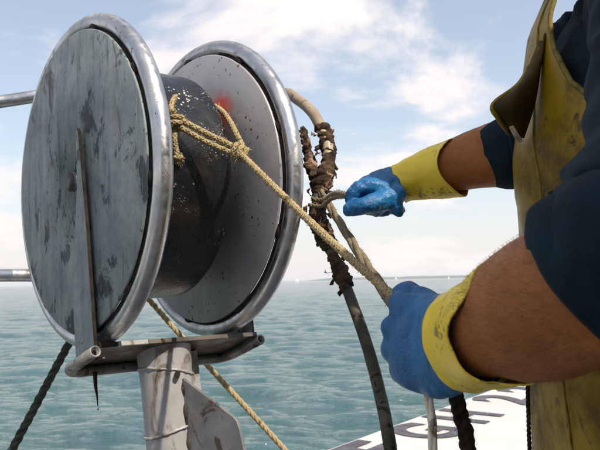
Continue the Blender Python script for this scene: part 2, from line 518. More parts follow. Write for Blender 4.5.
def rope_mesh(pts, r, strands=3, pitch=None, seg=7, m=10, step=None, fuzz=0, fl=0.012, seed=1, braid=False):
    """laid rope: strands twisted about the path"""
    rg = random.Random(seed)
    pitch = pitch or r * 6.5
    path = [Vector(p) for p in catmull(pts, m)]
    L = [0]
    for a, b in zip(path, path[1:]):
        L.append(L[-1] + (b - a).length)
    step = step or pitch / (14 if braid else 9)
    n = max(8, int(L[-1] / step))
    xs = np.linspace(0, L[-1], n)
    A = np.array([tuple(p) for p in path])
    R = np.stack([np.interp(xs, L, A[:, k]) for k in range(3)], 1)
    cs, T, fr = frames(R)
    parts = []
    if braid:
        nb = 4
        V0 = []
        for sgn in (1, -1):
            for s in range(nb):
                ctr = []
                for i in range(n):
                    u, v = fr[i]
                    a = sgn * 2 * math.pi * (xs[i] / pitch) + 2 * math.pi * s / nb
                    wv = .10 * math.sin(nb * 2 * math.pi * xs[i] / pitch + (math.pi if sgn < 0 else 0) + s * math.pi)
                    ctr.append(cs[i] + (u * math.cos(a) + v * math.sin(a)) * r * (.62 + wv))
                c2, t2, f2 = frames(ctr)
                V, F = [], []
                for i in range(n):
                    u, v = f2[i]
                    for k in range(seg):
                        b = 2 * math.pi * k / seg
                        V.append(c2[i] + (u * math.cos(b) + v * math.sin(b)) * r * .36)
                for i in range(n - 1):
                    for k in range(seg):
                        a, b = i * seg + k, i * seg + (k + 1) % seg
                        F.append((a, b, b + seg, a + seg))
                F += [tuple(range(seg))[::-1], tuple((n - 1) * seg + k for k in range(seg))]
                parts.append((V, F))
        strands = 0
    sr = r * (0.60 if strands == 3 else 0.52)
    cr_ = r - sr * 0.92
    for s in range(strands):
        V, F = [], []
        ctr = []
        for i in range(n):
            u, v = fr[i]
            a = 2 * math.pi * (xs[i] / pitch + s / strands)
            ctr.append(cs[i] + (u * math.cos(a) + v * math.sin(a)) * cr_)
        c2, t2, f2 = frames(ctr)
        for i in range(n):
            u, v = f2[i]
            for k in range(seg):
                b = 2 * math.pi * k / seg
                V.append(c2[i] + (u * math.cos(b) + v * math.sin(b)) * sr)
        for i in range(n - 1):
            for k in range(seg):
                a, b = i * seg + k, i * seg + (k + 1) % seg
                F.append((a, b, b + seg, a + seg))
        F.append(tuple(range(seg))[::-1])
        F.append(tuple((n - 1) * seg + k for k in range(seg)))
        parts.append((V, F))
    if fuzz:
        V, F = [], []
        for q in range(fuzz):
            i = rg.randrange(n)
            u, v = fr[i]
            a = rg.uniform(0, 2 * math.pi)
            d = u * math.cos(a) + v * math.sin(a)
            p0 = cs[i] + d * r * 0.85
            dir_ = (d * rg.uniform(0.3, 1) + T[i] * rg.uniform(-1, 1)).normalized()
            side = dir_.cross(d + T[i] * 0.3).normalized() * 0.00035
            l = fl * rg.uniform(0.3, 1)
            p1 = p0 + dir_ * l * 0.6 + d * 0.001
            p2 = p0 + dir_ * l - Vector((0, 0, l * 0.2))
            k = len(V)
            V += [p0 - side, p0 + side, p1 + side, p1 - side, p2]
            F += [(k, k + 1, k + 2, k + 3), (k + 3, k + 2, k + 4)]
        parts.append((V, F))
    return join(parts)
def prism(poly, thick, axis):
    """extrude a planar polygon (world points) by axis*thick, both ways half"""
    a = Vector(axis).normalized() * thick / 2
    n = len(poly)
    V = [Vector(p) - a for p in poly] + [Vector(p) + a for p in poly]
    F = [tuple(range(n))[::-1], tuple(range(n, 2 * n))]
    F += [(i, (i + 1) % n, n + (i + 1) % n, n + i) for i in range(n)]
    return V, F
def bevel_obj(o, w, seg=2):
    md = o.modifiers.new('bevel', 'BEVEL')
    md.width, md.segments, md.limit_method = w, seg, 'ANGLE'
    md.angle_limit = math.radians(40)
    return o
def flat(o):
    o.data.polygons.foreach_set('use_smooth', [False] * len(o.data.polygons))
    return o
def ell(c, ax, seg=20, rings=12):
    """ellipsoid from three semi-axis vectors"""
    c = Vector(c)
    a, b, d = [Vector(x) for x in ax]
    V, F = [c + d], []
    for i in range(1, rings):
        th = math.pi * i / rings
        for k in range(seg):
            ph = 2 * math.pi * k / seg
            V.append(c + a * (math.sin(th) * math.cos(ph)) + b * (math.sin(th) * math.sin(ph)) + d * math.cos(th))
    V.append(c - d)
    for k in range(seg):
        F.append((0, 1 + k, 1 + (k + 1) % seg))
    for i in range(rings - 2):
        for k in range(seg):
            p, q = 1 + i * seg + k, 1 + i * seg + (k + 1) % seg
            F.append((p, p + seg, q + seg, q))
    e = len(V) - 1
    for k in range(seg):
        F.append((1 + (rings - 2) * seg + k, e, 1 + (rings - 2) * seg + (k + 1) % seg))
    return V, F
def capsule(pts, rs, m=5, seg=14):
    """finger-like chain with round ends"""
    pts = [Vector(p) for p in pts]
    d0, d1 = (pts[0] - pts[1]).normalized(), (pts[-1] - pts[-2]).normalized()
    P2 = [pts[0] + d0 * rs[0]] + [pts[0] + d0 * rs[0] * .6] + pts + [pts[-1] + d1 * rs[-1] * .55, pts[-1] + d1 * rs[-1] * .85, pts[-1] + d1 * rs[-1]]
    R2 = [rs[0] * .05, rs[0] * .8] + list(rs) + [rs[-1] * .83, rs[-1] * .5, rs[-1] * .05]
    return tube(P2, R2, seg, m)
def fuse(parts, voxel, smooth=6, factor=0.5):
    """join closed shapes into one continuous skin"""
    V, F = join(parts)
    me = bpy.data.meshes.new('tmp')
    me.from_pydata(V.tolist(), [], F)
    o = bpy.data.objects.new('tmp', me)
    COL.objects.link(o)
    r = o.modifiers.new('r', 'REMESH')
    r.mode, r.voxel_size = 'VOXEL', voxel
    if smooth:
        s = o.modifiers.new('s', 'SMOOTH')
        s.factor, s.iterations = factor, smooth
    dg = bpy.context.evaluated_depsgraph_get()
    e = o.evaluated_get(dg)
    m2 = bpy.data.meshes.new_from_object(e)
    n = len(m2.vertices)
    co = np.empty(n * 3)
    m2.vertices.foreach_get('co', co)
    F2 = [tuple(p.vertices) for p in m2.polygons]
    bpy.data.objects.remove(o)
    bpy.data.meshes.remove(me)
    bpy.data.meshes.remove(m2)
    return co.reshape(-1, 3), F2
def vnormals(V, F):
    V = np.asarray(V)
    q = np.array([f[:3] for f in F])
    nf = np.cross(V[q[:, 1]] - V[q[:, 0]], V[q[:, 2]] - V[q[:, 0]])
    nv = np.zeros_like(V)
    for c in range(max(len(f) for f in F)):
        idx = np.array([f[c] if c < len(f) else f[0] for f in F])
        np.add.at(nv, idx, nf)
    return nv / (np.linalg.norm(nv, axis=1)[:, None] + 1e-12)
def roughen(V, F, amp, freq, seed=0.0, aniso=(1, 1, 1), octaves=3):
    V = np.asarray(V, float)
    nv = vnormals(V, F)
    off = np.array([mnoise.fractal(Vector((p[0] * freq * aniso[0] + seed, p[1] * freq * aniso[1] + seed * 2, p[2] * freq * aniso[2])), 0.9, 2.1, octaves) for p in V])
    return V + nv * (off * amp)[:, None]

# ------------------------------------------------------------------ sea
def build_sea():
    nr, na = 900, 460
    rs = 3.0 * (6000 / 3.0) ** (np.linspace(0, 1, nr) ** 1.2)
    an = np.radians(np.linspace(-50, 50, na))
    r, a = np.meshgrid(rs, an, indexing='ij')
    x, y = r * np.sin(a), r * np.cos(a)
    z = np.zeros_like(x)
    g = np.random.RandomState(5)
    gap = np.maximum(np.gradient(rs)[:, None] * np.ones_like(a), r * (an[1] - an[0]))
    for i in range(90):
        lam = 0.24 * (5.0 / 0.24) ** g.rand()
        th = math.radians(-100 + g.randn() * 32)
        k = 2 * math.pi / lam
        amp = 0.0033 * lam * (1.0 if lam < 2.2 else 0.7)
        ph = g.rand() * 6.28
        fade = np.clip((lam / gap - 2.0) / 2.5, 0, 1)
        q = k * (x * math.cos(th) + y * math.sin(th)) + ph + 0.6 * np.sin(0.23 * x + 0.31 * y + i)
        s = np.sin(q)
        z += amp * fade * (s + 0.28 * np.cos(2 * q))
    V = np.stack([x, y, z], 2).reshape(-1, 3)
    i = np.arange(nr - 1)[:, None] * na + np.arange(na - 1)[None]
    F = np.stack([i, i + na, i + na + 1, i + 1], 2).reshape(-1, 4)
    me = bpy.data.meshes.new('sea')
    me.vertices.add(len(V))
    me.vertices.foreach_set('co', V.ravel())
    me.loops.add(F.size)
    me.loops.foreach_set('vertex_index', F[:, ::-1].ravel().astype(np.int32))
    me.polygons.add(len(F))
    me.polygons.foreach_set('loop_start', np.arange(0, F.size, 4, dtype=np.int32))
    me.polygons.foreach_set('use_smooth', np.ones(len(F), bool))
    me.update(calc_edges=True)
    me.validate()
    me.materials.append(M['sea'])
    o = bpy.data.objects.new('sea', me)
    o['kind'] = 'structure'
    COL.objects.link(o)
    # the sheet that carries the water on to the horizon all round, just below the waves
    n = 96
    V = [(0, 0, -0.35)]
    F = []
    for ring in (30, 30000):
        for k in range(n):
            t = 2 * math.pi * k / n
            V.append((ring * math.sin(t), ring * math.cos(t), -0.35))
    for k in range(n):
        p, q = 1 + k, 1 + (k + 1) % n
        F += [(0, q, p), (p, q, q + n, p + n)]
    o = obj('open_water', V, F, 'sea', origin=(0, 0, 0))
    o['kind'] = 'structure'
build_sea()

# far shore and sails
def build_far():
    g = random.Random(3)
    V, F = [], []
    n = 220
    for k in range(n):
        t = math.radians(-70 + 140 * k / (n - 1))
        R = 6000
        c = max(0, min(1, (math.degrees(t) - 0.5) / 2.0)) * max(0, min(1, (30 - math.degrees(t)) / 12))
        h = 3 + c * (19 + 5 * mnoise.noise(Vector((k * 0.35, 0, 0))) + 3 * mnoise.noise(Vector((k * 1.7, 3, 0))))
        for rr, hh in ((R - 60, -1), (R, h), (R + 400, h * 0.8), (R + 600, -1)):
            V.append((rr * math.sin(t), rr * math.cos(t), hh))
    for k in range(n - 1):
        for j in range(3):
            a = k * 4 + j
            F.append((a, a + 1, a + 5, a + 4))
    o = obj('far_shore', V, F, 'shore', origin=(0, 0, 0))
    o['kind'] = 'structure'
    for px, dist, s, lab in ((297, 1500, 1.0, 'tiny white sailboat on the horizon just right of the reel rim'),
                             (396, 2300, 1.0, 'tiny white sailboat on the horizon above the near blue glove'),
                             (449, 2400, 0.9, 'tiny white sailboat on the horizon beyond the yellow cuff')):
        d = P(px, 280, dist) - EYE
        b = Vector((EYE.x + d.x, EYE.y + d.y, 0.0))
        t = thing('sailboat', lab, 'sailboat', b, 'sailing boats on the horizon')
        hull = [b + Vector(v) for v in ((-3.5, 0, .9), (-3.2, -1.1, .8), (1.5, -1.2, .8), (4.2, 0, 1.0), (1.5, 1.2, .8), (-3.2, 1.1, .8),
                                        (-3, 0, -.3), (-2.8, -.7, -.3), (1.2, -.7, -.3), (3.2, 0, -.3), (1.2, .7, -.3), (-2.8, .7, -.3))]
        obj('hull', hull, [(0, 1, 2, 3, 4, 5), (11, 10, 9, 8, 7, 6)] + [(i, 6 + i, 6 + (i + 1) % 6, (i + 1) % 6) for i in range(6)], 'sail', t, False)
        obj('mast', *tube([b + Vector((.3, 0, .7)), b + Vector((.3, 0, 11 * s))], .09, 6, 1), 'tube', t)
        obj('mainsail', *prism([b + Vector(v) for v in ((.15, 0, 1.8), (-3.6, 0, 1.9), (-1.6, .3, 6 * s), (.15, 0, 10.6 * s))], .03, (0, 1, 0)), 'sail', t, False)
        obj('jib', *prism([b + Vector(v) for v in ((.5, 0, 9 * s), (1.6, .25, 5 * s), (3.9, 0, 1.2), (.8, .2, 1.5))], .03, (0, 1, 0)), 'sail', t, False)
build_far()

# sea air
def build_haze():
    a, z0, z1 = 8200, -2.0, 40.0
    V = [(x, y, z) for z in (z0, z1) for x, y in ((-a, -a), (a, -a), (a, a), (-a, a))]
    F = [(3, 2, 1, 0), (4, 5, 6, 7), (0, 1, 5, 4), (1, 2, 6, 5), (2, 3, 7, 6), (3, 0, 4, 7)]
    m = bpy.data.materials.new('sea_air')
    m.use_nodes = True
    t = m.node_tree
    t.nodes.clear()
    o_ = t.nodes.new('ShaderNodeOutputMaterial')
    v = t.nodes.new('ShaderNodeVolumePrincipled')
    v.inputs['Color'].default_value = (0.86, 0.92, 1.0, 1)
    v.inputs['Density'].default_value = 0.00012
    t.links.new(v.outputs[0], o_.inputs['Volume'])
    o = obj('haze', V, F, m, None, False, origin=(0, 0, 0))
    o['kind'] = 'stuff'
build_haze()

# ------------------------------------------------------------------ the boat underfoot
BD = Vector((0.594, 0.805, 0)).normalized()     # along her edge
BE = Vector((BD.y, -BD.x, 0))                   # inboard
B0 = Vector((0.18, 3.1, 0)) - BE * 0.115
ZF, ZD = EYE.z - 0.75, EYE.z - 1.08             # foredeck and well-deck heights
def B(s, t, z):
    return B0 + BD * s + BE * t + Vector((0, 0, z))
def build_boat():
    t = thing('fishing_boat', 'white fishing boat under the work, dark registration letters on its foredeck', 'boat', B(0, 1.5, 0))
    # plan of the hull, port edge straight as far as it shows
    plan = [(-5, .0), (-.3, 0.0), (2.8, 0.0), (3.8, .22), (4.7, .7), (5.3, 1.5), (4.7, 2.3), (3.8, 2.78), (2.8, 3.0), (-.3, 3.0), (-5, 3.0)]
    rows = []
    for z, inset in ((ZF - .03, 0.0), (ZF - .03, 0.0), (.35, .10), (-.4, .45)):
        rows.append([B(s, w + (inset if w < 1.5 else -inset if w > 1.5 else 0), z) - BD * (inset if s > 5 else 0) for s, w in plan])
    n = len(plan)
    V = sum(rows[1:], [])
    F = [(r * n + i, r * n + (i + 1) % n, (r + 1) * n + (i + 1) % n, (r + 1) * n + i) for r in range(2) for i in range(n)]
    flat(obj('hull', V, F, 'boat', t))
    # raised foredeck, thick sheet with a rounded toe edge
    top = [B(s, w, ZF) for s, w in plan[1:10]]
    V, F = prism([p - Vector((0, 0, .015)) for p in top], .03, (0, 0, 1))
    bevel_obj(flat(obj('foredeck', V, F, 'boat', t)), .008)
    # bulkhead below its aft edge, the well deck and the bulwark cap round it
    V, F = prism([B(-.3, .03, ZD), B(-.3, 2.97, ZD), B(-.3, 2.97, ZF - .03), B(-.3, .03, ZF - .03)], .04, BD)
    flat(obj('bulkhead', V, F, 'boat', t))
    V, F = prism([B(-5, .04, ZD), B(-.3, .04, ZD), B(-.3, 2.96, ZD), B(-5, 2.96, ZD)], .04, (0, 0, 1))
    flat(obj('well_deck', V, F, 'deck', t))
    for w in (0.05, 2.95):
        V, F = prism([B(-5, w - .09, ZF - .01), B(-.302, w - .09, ZF - .01), B(-.302, w + .09, ZF - .01), B(-5, w + .09, ZF - .01)], .04, (0, 0, 1))
        bevel_obj(flat(obj('gunwale', V, F, 'boat', t)), .01)
        V, F = prism([B(-5, w + (.03 if w < 1 else -.03), ZD), B(-.32, w + (.03 if w < 1 else -.03), ZD),
                      B(-.32, w + (.03 if w < 1 else -.03), ZF - .03), B(-5, w + (.03 if w < 1 else -.03), ZF - .03)], .02, BE)
        flat(obj('bulwark', V, F, 'boat', t))
    # unseen wheelhouse inferred to starboard, its roof edge placed to shade the worker
    s0, s1, t0, t1, zr = -4.3, -.78, 2.26, 2.93, EYE.z + .86
    def wall(name, a, b, z0, z1, th=.04, par=t, mat='boat'):
        d = (b - a).normalized()
        return flat(obj(name, *prism([a + Vector((0, 0, z0)), b + Vector((0, 0, z0)), b + Vector((0, 0, z1)), a + Vector((0, 0, z1))], th, d.cross(Vector((0, 0, 1)))), mat, par))
    zs, zt = ZD + 1.05, zr - .16
    for tt in (t0, t1):
        wall('unseen_cabin_wall', B(s0, tt, 0), B(s1, tt, 0), ZD + .02, zs)
        wall('unseen_cabin_wall', B(s0, tt, 0), B(s1, tt, 0), zt, zr - .03)
        n_ = 4
        for k in range(n_ + 1):
            c_ = s0 + .04 + (s1 - s0 - .08) * k / n_
            wall('unseen_window_post', B(c_ - .04, tt, 0), B(c_ + .04, tt, 0), zs, zt, .036)
            if k < n_:
                e_ = s0 + .04 + (s1 - s0 - .08) * (k + 1) / n_
                wall('unseen_window_pane', B(c_ + .04, tt, 0), B(e_ - .04, tt, 0), zs, zt, .008, mat='glass')
    for ss in (s0, s1):
        wall('unseen_cabin_wall', B(ss, t0 + .02, 0), B(ss, t1 - .02, 0), ZD + .02, zs)
        wall('unseen_cabin_wall', B(ss, t0 + .02, 0), B(ss, t1 - .02, 0), zt, zr - .03)
        wall('unseen_window_pane', B(ss, t0 + .02, 0), B(ss, t1 - .02, 0), zs, zt, .008, mat='glass')
    rp = [B(s0 - .1, 2.04, zr), B(s1 + .12, 2.04, zr), B(s1 + .12, 3.02, zr), B(s0 - .1, 3.02, zr)]
    bevel_obj(flat(obj('shading_cabin_roof', *prism(rp, .06, (0, 0, 1)), 'boat', t)), .012)
    # painted registration, read from inboard
    def ground(px, py):
        d = (P(px, py, 1) - EYE)
        k = (ZF - EYE.z) / d.z
        return EYE + d * k
    cH, cG = ground(462, 416), ground(425.5, 431.5)
    pitch = (cH - cG).dot(BD)
    line = (cG - B0).dot(BE)
    sG = (cG - B0).dot(BD)
    upd = -BE
    for ch, k, cw in (('F', -1.0, .24), ('G', 0, .30), ('H', 1.0, .29), ('2', 2.35, .27), ('2', 3.25, .27)):
        c = bpy.data.curves.new('letter', 'FONT')
        c.body = ch
        c.offset = 0.036
        tmp = bpy.data.objects.new('tmp', c)
        COL.objects.link(tmp)
        dg = bpy.context.evaluated_depsgraph_get()
        me = bpy.data.meshes.new_from_object(tmp.evaluated_get(dg))
        co = np.array([tuple(v.co) for v in me.vertices])
        F = [tuple(p.vertices) for p in me.polygons]
        bpy.data.objects.remove(tmp)
        lo, hi = co.min(0), co.max(0)
        uu = (co - (lo + hi) / 2) / (hi - lo + 1e-9)
        hgt = 0.365
        org = B(sG + k * pitch, line, ZF + 0.004)
        V = [org + BD * (p[0] * cw) + upd * (p[1] * hgt) for p in uu]
        n0 = len(V)
        flat(obj('letter', V, F, 'letter', t))
    return t
build_boat()

# ------------------------------------------------------------------ the reel on its post
RR, TR = 0.30, 0.0165
C1 = C(-1.377 * RR, 0.272 * RR, 4.474 * RR)
C2 = C(-0.684 * RR, 0.258 * RR, 5.065 * RR)
AX = (C2 - C1).normalized()
LEN = (C2 - C1).length
def perp(beta):
    w0 = D(0.65, 0, -0.76)
    w0 = (w0 - AX * w0.dot(AX)).normalized()
    u0 = w0.cross(AX)
    if u0.z < 0:
        u0 = -u0
    return w0 * math.cos(beta) + u0 * math.sin(beta), u0 * math.cos(beta) - w0 * math.sin(beta)
RW, RU = perp(math.radians(13))
BW, BU = perp(math.radians(25))
def Rp(a, w, u):                # reel frame: along the axis from the outer flange, towards the viewer, up
    return C1 + AX * a + RW * w + RU * u
def ring_disc(c, n, r, thick, seg=96, hole=0, dish=0):
    u = RW
    v = RU
    V, F = [], []
    prof = [(hole, -thick / 2), (r * .5, -thick / 2), (r - .002, -thick / 2), (r, -thick / 2 + .0015), (r, thick / 2 - .0015), (r - .002, thick / 2), (r * .5, thick / 2), (hole, thick / 2)]
    for rr, a in prof:
        for k in range(seg):
            t = 2 * math.pi * k / seg
            wob = 1 + 0.0035 * math.sin(3 * t + 1) + 0.002 * math.sin(7 * t)
            V.append(c + n * (a + dish * (1 - rr / r)) + (u * math.cos(t) + v * math.sin(t)) * rr * wob)
    m = len(prof)
    for i in range(m):
        j = (i + 1) % m
        for k in range(seg):
            F.append((i * seg + k, i * seg + (k + 1) % seg, j * seg + (k + 1) % seg, j * seg + k))
    return V, F
def torus(c, n, R, r, seg=120, sec=18):
    V, F = [], []
    for k in range(seg):
        t = 2 * math.pi * k / seg
        d = RW * math.cos(t) + RU * math.sin(t)
        R2 = R * (1 + 0.004 * math.sin(2 * t + .6))
        for j in range(sec):
            a = 2 * math.pi * j / sec
            V.append(c + d * (R2 + r * math.cos(a)) + n * (r * math.sin(a)))
    for k in range(seg):
        for j in range(sec):
            F.append((k * sec + j, ((k + 1) % seg) * sec + j, ((k + 1) % seg) * sec + (j + 1) % sec, k * sec + (j + 1) % sec))
    return V, F
DR, DEND = 0.228, 0.188
def build_reel():
    # where the leaning post meets the well deck
    ptop = P(163.5, 349, 1.375)
    foot = ptop - RU * ((ptop.z - ZD) / RU.z)
    t = thing('rope_reel', 'large steel hauling reel with two round flanges on a white post', 'reel', foot)
    # outer flange
    fo = obj('flange', *ring_disc(C1 - AX * 0.018, AX, 0.2860, 0.006), 'plate', t)
    fo['label'] = 'stained blue-grey outer flange plate'
    obj('rim', *torus(C1, AX, RR + .001, TR), 'tube', fo)
    for k in range(9):
        a = 0.45 + k * 2 * math.pi / 9
        d = RW * math.cos(a) + RU * math.sin(a)
        obj('weld_tab', *ell(C1 - AX * .012 + d * .285, (d * .012, d.cross(AX) * .016, AX * .007), 10, 6), 'rust', fo)
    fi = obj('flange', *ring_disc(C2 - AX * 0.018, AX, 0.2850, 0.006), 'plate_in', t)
    fi['label'] = 'pitted grey inner flange plate'
    M['red_reflection'].inputs[1].default_value = P(236, 118, 1.47) - foot
    obj('rim', *torus(C2, AX, RR + .001, TR), 'tube', fi)
    for k in range(9):
        a = 0.15 + k * 2 * math.pi / 9
        d = RW * math.cos(a) + RU * math.sin(a)
        obj('weld_tab', *ell(C2 - AX * .012 + d * .285, (d * .012, d.cross(AX) * .016, AX * .007), 10, 6), 'rust', fi)
    # dark lip that closes the joint between plate and rim, open only near the top
    for par, c in ((fo, C1), (fi, C2)):
        V, F = [], []
        n = 110
        for k in range(n + 1):
            th = math.radians(104) + math.radians(322) * k / n
            d = RW * math.cos(th) + RU * math.sin(th)
            for rr, a in ((.2825, -.014), (.2865, -.0145), (.2865, .004), (.2825, .004)):
                V.append(c + d * rr + AX * a)
        for k in range(n):
            for q in range(4):
                F.append((k * 4 + q, (k + 1) * 4 + q, (k + 1) * 4 + (q + 1) % 4, k * 4 + (q + 1) % 4))
        obj('rim_joint', V, F, 'dark_lip', par)
    # drum with rounded far edge, and the narrower hub behind it
    seg, V, F = 96, [], []
    prof = [(-.012, .05), (-.012, DR - .004), (.0, DR)] + [(.0 + DEND * q / 8, DR) for q in range(1, 8)] + \
           [(DEND - .010, DR), (DEND - .003, DR - .003), (DEND, DR - .010), (DEND, .10)]
    for a, r in prof:
        for k in range(seg):
            th = 2 * math.pi * k / seg
            bump_ = 1 + .006 * mnoise.noise(Vector((math.cos(th) * 4, math.sin(th) * 4, a * 22)))
            V.append(C1 + AX * a + (RW * math.cos(th) + RU * math.sin(th)) * r * bump_)
    m = len(prof)
    for i in range(m - 1):
        for k in range(seg):
            F.append((i * seg + k, i * seg + (k + 1) % seg, (i + 1) * seg + (k + 1) % seg, (i + 1) * seg + k))
    F += [tuple(range(seg))[::-1], tuple((m - 1) * seg + k for k in range(seg))]
    dr = obj('drum', V, F, 'drum', t)
    obj('hub', *tube([C1 + AX * (DEND - .02), C1 + AX * (LEN - .016)], .11, 48, 1), 'drum', dr)
    # axle, two uprights
    axle = obj('axle', *tube([C1 - AX * .030, C1 + AX * (LEN + .11)], .019, 24, 1), 'dark_metal', t)
    for a, nm, wo in ((-.031, 'outer', .021), (LEN + .052, 'inner', 0)):
        hw, tp = .044, .085
        rw = wo + hw
        poly = [Rp(a, wo - hw, -.338), Rp(a, rw - .006, -.338), Rp(a, rw + .002, -.1), Rp(a, rw, tp - .01), Rp(a, rw - .004, tp), Rp(a, rw - .010, tp - .004), Rp(a, rw - .022, -.02), Rp(a, wo - hw + .010, -.20)]
        up = obj('upright', *prism(poly, .0065, AX), 'plate', t, False)
        up.data.materials.append(M['rust'])
        for p in up.data.polygons[2:]:
            p.material_index = 1
    hub = Rp(-.0205, .004, 0)
    obj('hub_washer', *tube([hub, hub - AX * .004, hub - AX * .0045], [.0175, .0175, .015], 32, 1), 'plate', fo, False)
    obj('dark_hub_disc', *tube([hub, hub - AX * .0052, hub - AX * .0053], [.0120, .0120, .009], 24, 1), 'boot', fo, False)  # black disc stands for the dark inside of a hole
    # hydraulic motor boss beyond the inner upright
    obj('motor', *tube([C1 + AX * (LEN + .06), C1 + AX * (LEN + .13), C1 + AX * (LEN + .135)], [.05, .05, .04], 24, 1), 'dark_metal', t)
    # bent tube bracket under the reel: open ends towards the viewer, cross-run behind
    L0, L1 = P(91.5, 354, 1.215), P(257.5, 341, 1.462)
    run = (L1 - L0).normalized()
    arm = -(BW - run * BW.dot(run)).normalized()
    bn = run.cross(arm)
    if bn.z < 0:
        bn = -bn
    ad, cr_ = .118, .035
    pts = [L0 - arm * .016, L0 + arm * (ad - cr_)]
    for k in range(1, 6):
        th = math.pi / 2 * k / 6
        pts.append(L0 + arm * (ad - cr_ + cr_ * math.sin(th)) + run * (cr_ - cr_ * math.cos(th)))
    pts += [L0 + arm * ad + run * cr_, L1 + arm * ad - run * cr_]
    for k in range(1, 6):
        th = math.pi / 2 * k / 6
        pts.append(L1 + arm * (ad - cr_ + cr_ * math.cos(th)) - run * (cr_ - cr_ * math.sin(th)))
    pts += [L1 + arm * (ad - cr_), L1 - arm * .012]
    V1, F1 = tube(pts, .0105, 18, 1, cap=False, hint=bn)
    V2, F2 = tube(pts, .0075, 18, 1, cap=False, hint=bn)
    n1 = len(V1)
    V, F = V1 + V2, F1 + [tuple(n1 + i for i in f[::-1]) for f in F2]
    for base in (0, n1 - 18):
        for k in range(18):
            a, b = base + k, base + (k + 1) % 18
            F.append((a, b, n1 + b, n1 + a) if base else (b, a, n1 + a, n1 + b))
    obj('bracket_tube', V, F, 'dull_tube', t)
    # plate lying on the tube, with a slot
    def Q(x, y, h):
        return L0 + run * x + arm * y + bn * h
    LL = (L1 - L0).length
    h0, h1 = .0095, .0145
    xs = [.004, .030, .062, LL - .004]
    ys = [-.004, .062, .074, ad - .002]
    V, F = [], []
    for h in (h0, h1):
        for y in ys:
            for x in xs:
                V.append(Q(x, y, h))
    id_ = lambda i, j, k: k * 16 + j * 4 + i
    for j in range(3):
        for i in range(3):
            if (i, j) == (1, 1):
                continue
            F.append((id_(i, j, 0), id_(i, j + 1, 0), id_(i + 1, j + 1, 0), id_(i + 1, j, 0)))
            F.append((id_(i, j, 1), id_(i + 1, j, 1), id_(i + 1, j + 1, 1), id_(i, j + 1, 1)))
    for i in range(3):
        F.append((id_(i, 0, 0), id_(i + 1, 0, 0), id_(i + 1, 0, 1), id_(i, 0, 1)))
        F.append((id_(i, 3, 0), id_(i, 3, 1), id_(i + 1, 3, 1), id_(i + 1, 3, 0)))
        F.append((id_(0, i, 0), id_(0, i, 1), id_(0, i + 1, 1), id_(0, i + 1, 0)))
        F.append((id_(3, i, 0), id_(3, i + 1, 0), id_(3, i + 1, 1), id_(3, i, 1)))
    for a, b in (((1, 1), (2, 1)), ((2, 1), (2, 2)), ((2, 2), (1, 2)), ((1, 2), (1, 1))):
        F.append((id_(*b, 0), id_(*a, 0), id_(*a, 1), id_(*b, 1)))
    flat(obj('base_plate', V, F, 'bracket', t))
    # flat bar along the plate's front edge, sunlit and shadowed stretches painted in
    for x0, x1, em in ((.012, .048, 'rust'), (.048, .110, 'column'), (.110, LL - .004, 'bracket')):
        pl = [Q(x0, -.0072, .008), Q(x1 - .001, -.0072, .008), Q(x1 - .001, -.0072, .017), Q(x0, -.0072, .017)]
        bevel_obj(flat(obj('edge_bar', *prism(pl, .006, arm), em, t)), .0012)
    # post: tapering column, weld beads, square stiffener behind, gusset
    dcol = -RU
    cl = (ptop - foot).length
    def pc(d, r_):
        return ptop + dcol * d
    colm = obj('column', *tube([ptop + dcol * d for d in (-.012, .02, .1, .3, cl)], [.054, .052, .050, .051, .056], 48, 4), 'column', t)
    for d, tilt in ((.045, .012), (.150, -.012)):
        V, F = [], []
        ps = []
        for k in range(61):
            a = 2 * math.pi * k / 60
            ps.append(ptop + dcol * (d + tilt * math.cos(a) + .0018 * mnoise.noise(Vector((k * .6, d * 9, 0)))) + (AX * math.cos(a) + RW * math.sin(a)) * (.0515))
        obj('weld_bead', *tube(ps, .0028, 8, 1, cap=False, fn=lambda s, a: 1 + .3 * math.sin(s * 260)), 'column', colm)
    obj('drain_nut', *tube([P(177, 374, 1.34), P(177.6, 374.3, 1.312)], [.0065, .005], 10, 1), 'rust', colm, False)
    sq = ptop + AX * .062 - RW * .03
    pl = [sq + AX * x + RW * y for x, y in ((-.02, -.02), (.02, -.02), (.02, .02), (-.02, .02))]
    ln = (sq.z - ZD) / RU.z
    obj('stiffener', *prism([p - RU * (ln / 2 - .0) for p in pl], ln - .02, RU), 'column', t, False)
    g0 = ptop + dcol * .060
    gd = (RW * .985 + AX * .17).normalized()
    gn = gd.cross(RU).normalized()
    poly = [g0 + gd * q + dcol * d_ for q, d_ in ((.040, .0), (.054, .002), (.176, .078), (.184, .086), (.188, .098), (.196, .150), (.196, .36), (.040, .36))]
    bevel_obj(flat(obj('gusset', *prism(poly, .007, gn), 'gusset', t)), .0012)
    fp = [g0 + gd * .050 + dcol * (d_ * .02) + gn * (.003 * math.sin(d_ * 2.3)) for d_ in range(0, 14)]
    V, F = tube(fp, [.002] + [.006] * 12 + [.004], 12, 5)
    obj('weld_seam', roughen(V, F, .002, 60, 2.0), F, 'bracket', colm)
    pl = [foot + AX * x + RW * y + Vector((0, 0, .0)) for x, y in ((-.13, -.13), (.21, -.13), (.21, .13), (-.13, .13))]
    pl = [Vector((p.x, p.y, ZD + .026)) for p in pl]
    flat(obj('foot_plate', *prism(pl, .012, (0, 0, 1)), 'column', t))
    # slime and a drop hanging from the bracket
    pts = [P(95, 372, 1.27), P(95.6, 385, 1.27), P(97, 396, 1.27), P(97.8, 406, 1.27)]
    obj('hanging_slime', *tube(pts, [.0042, .0034, .0018, .0009], 8, 5), 'rope_dark', t)
    obj('water_drop', *ell(P(98, 409, 1.27), (Vector((.0022, 0, 0)), Vector((0, .0022, 0)), Vector((0, 0, .003)))), 'tube', t)
build_reel()

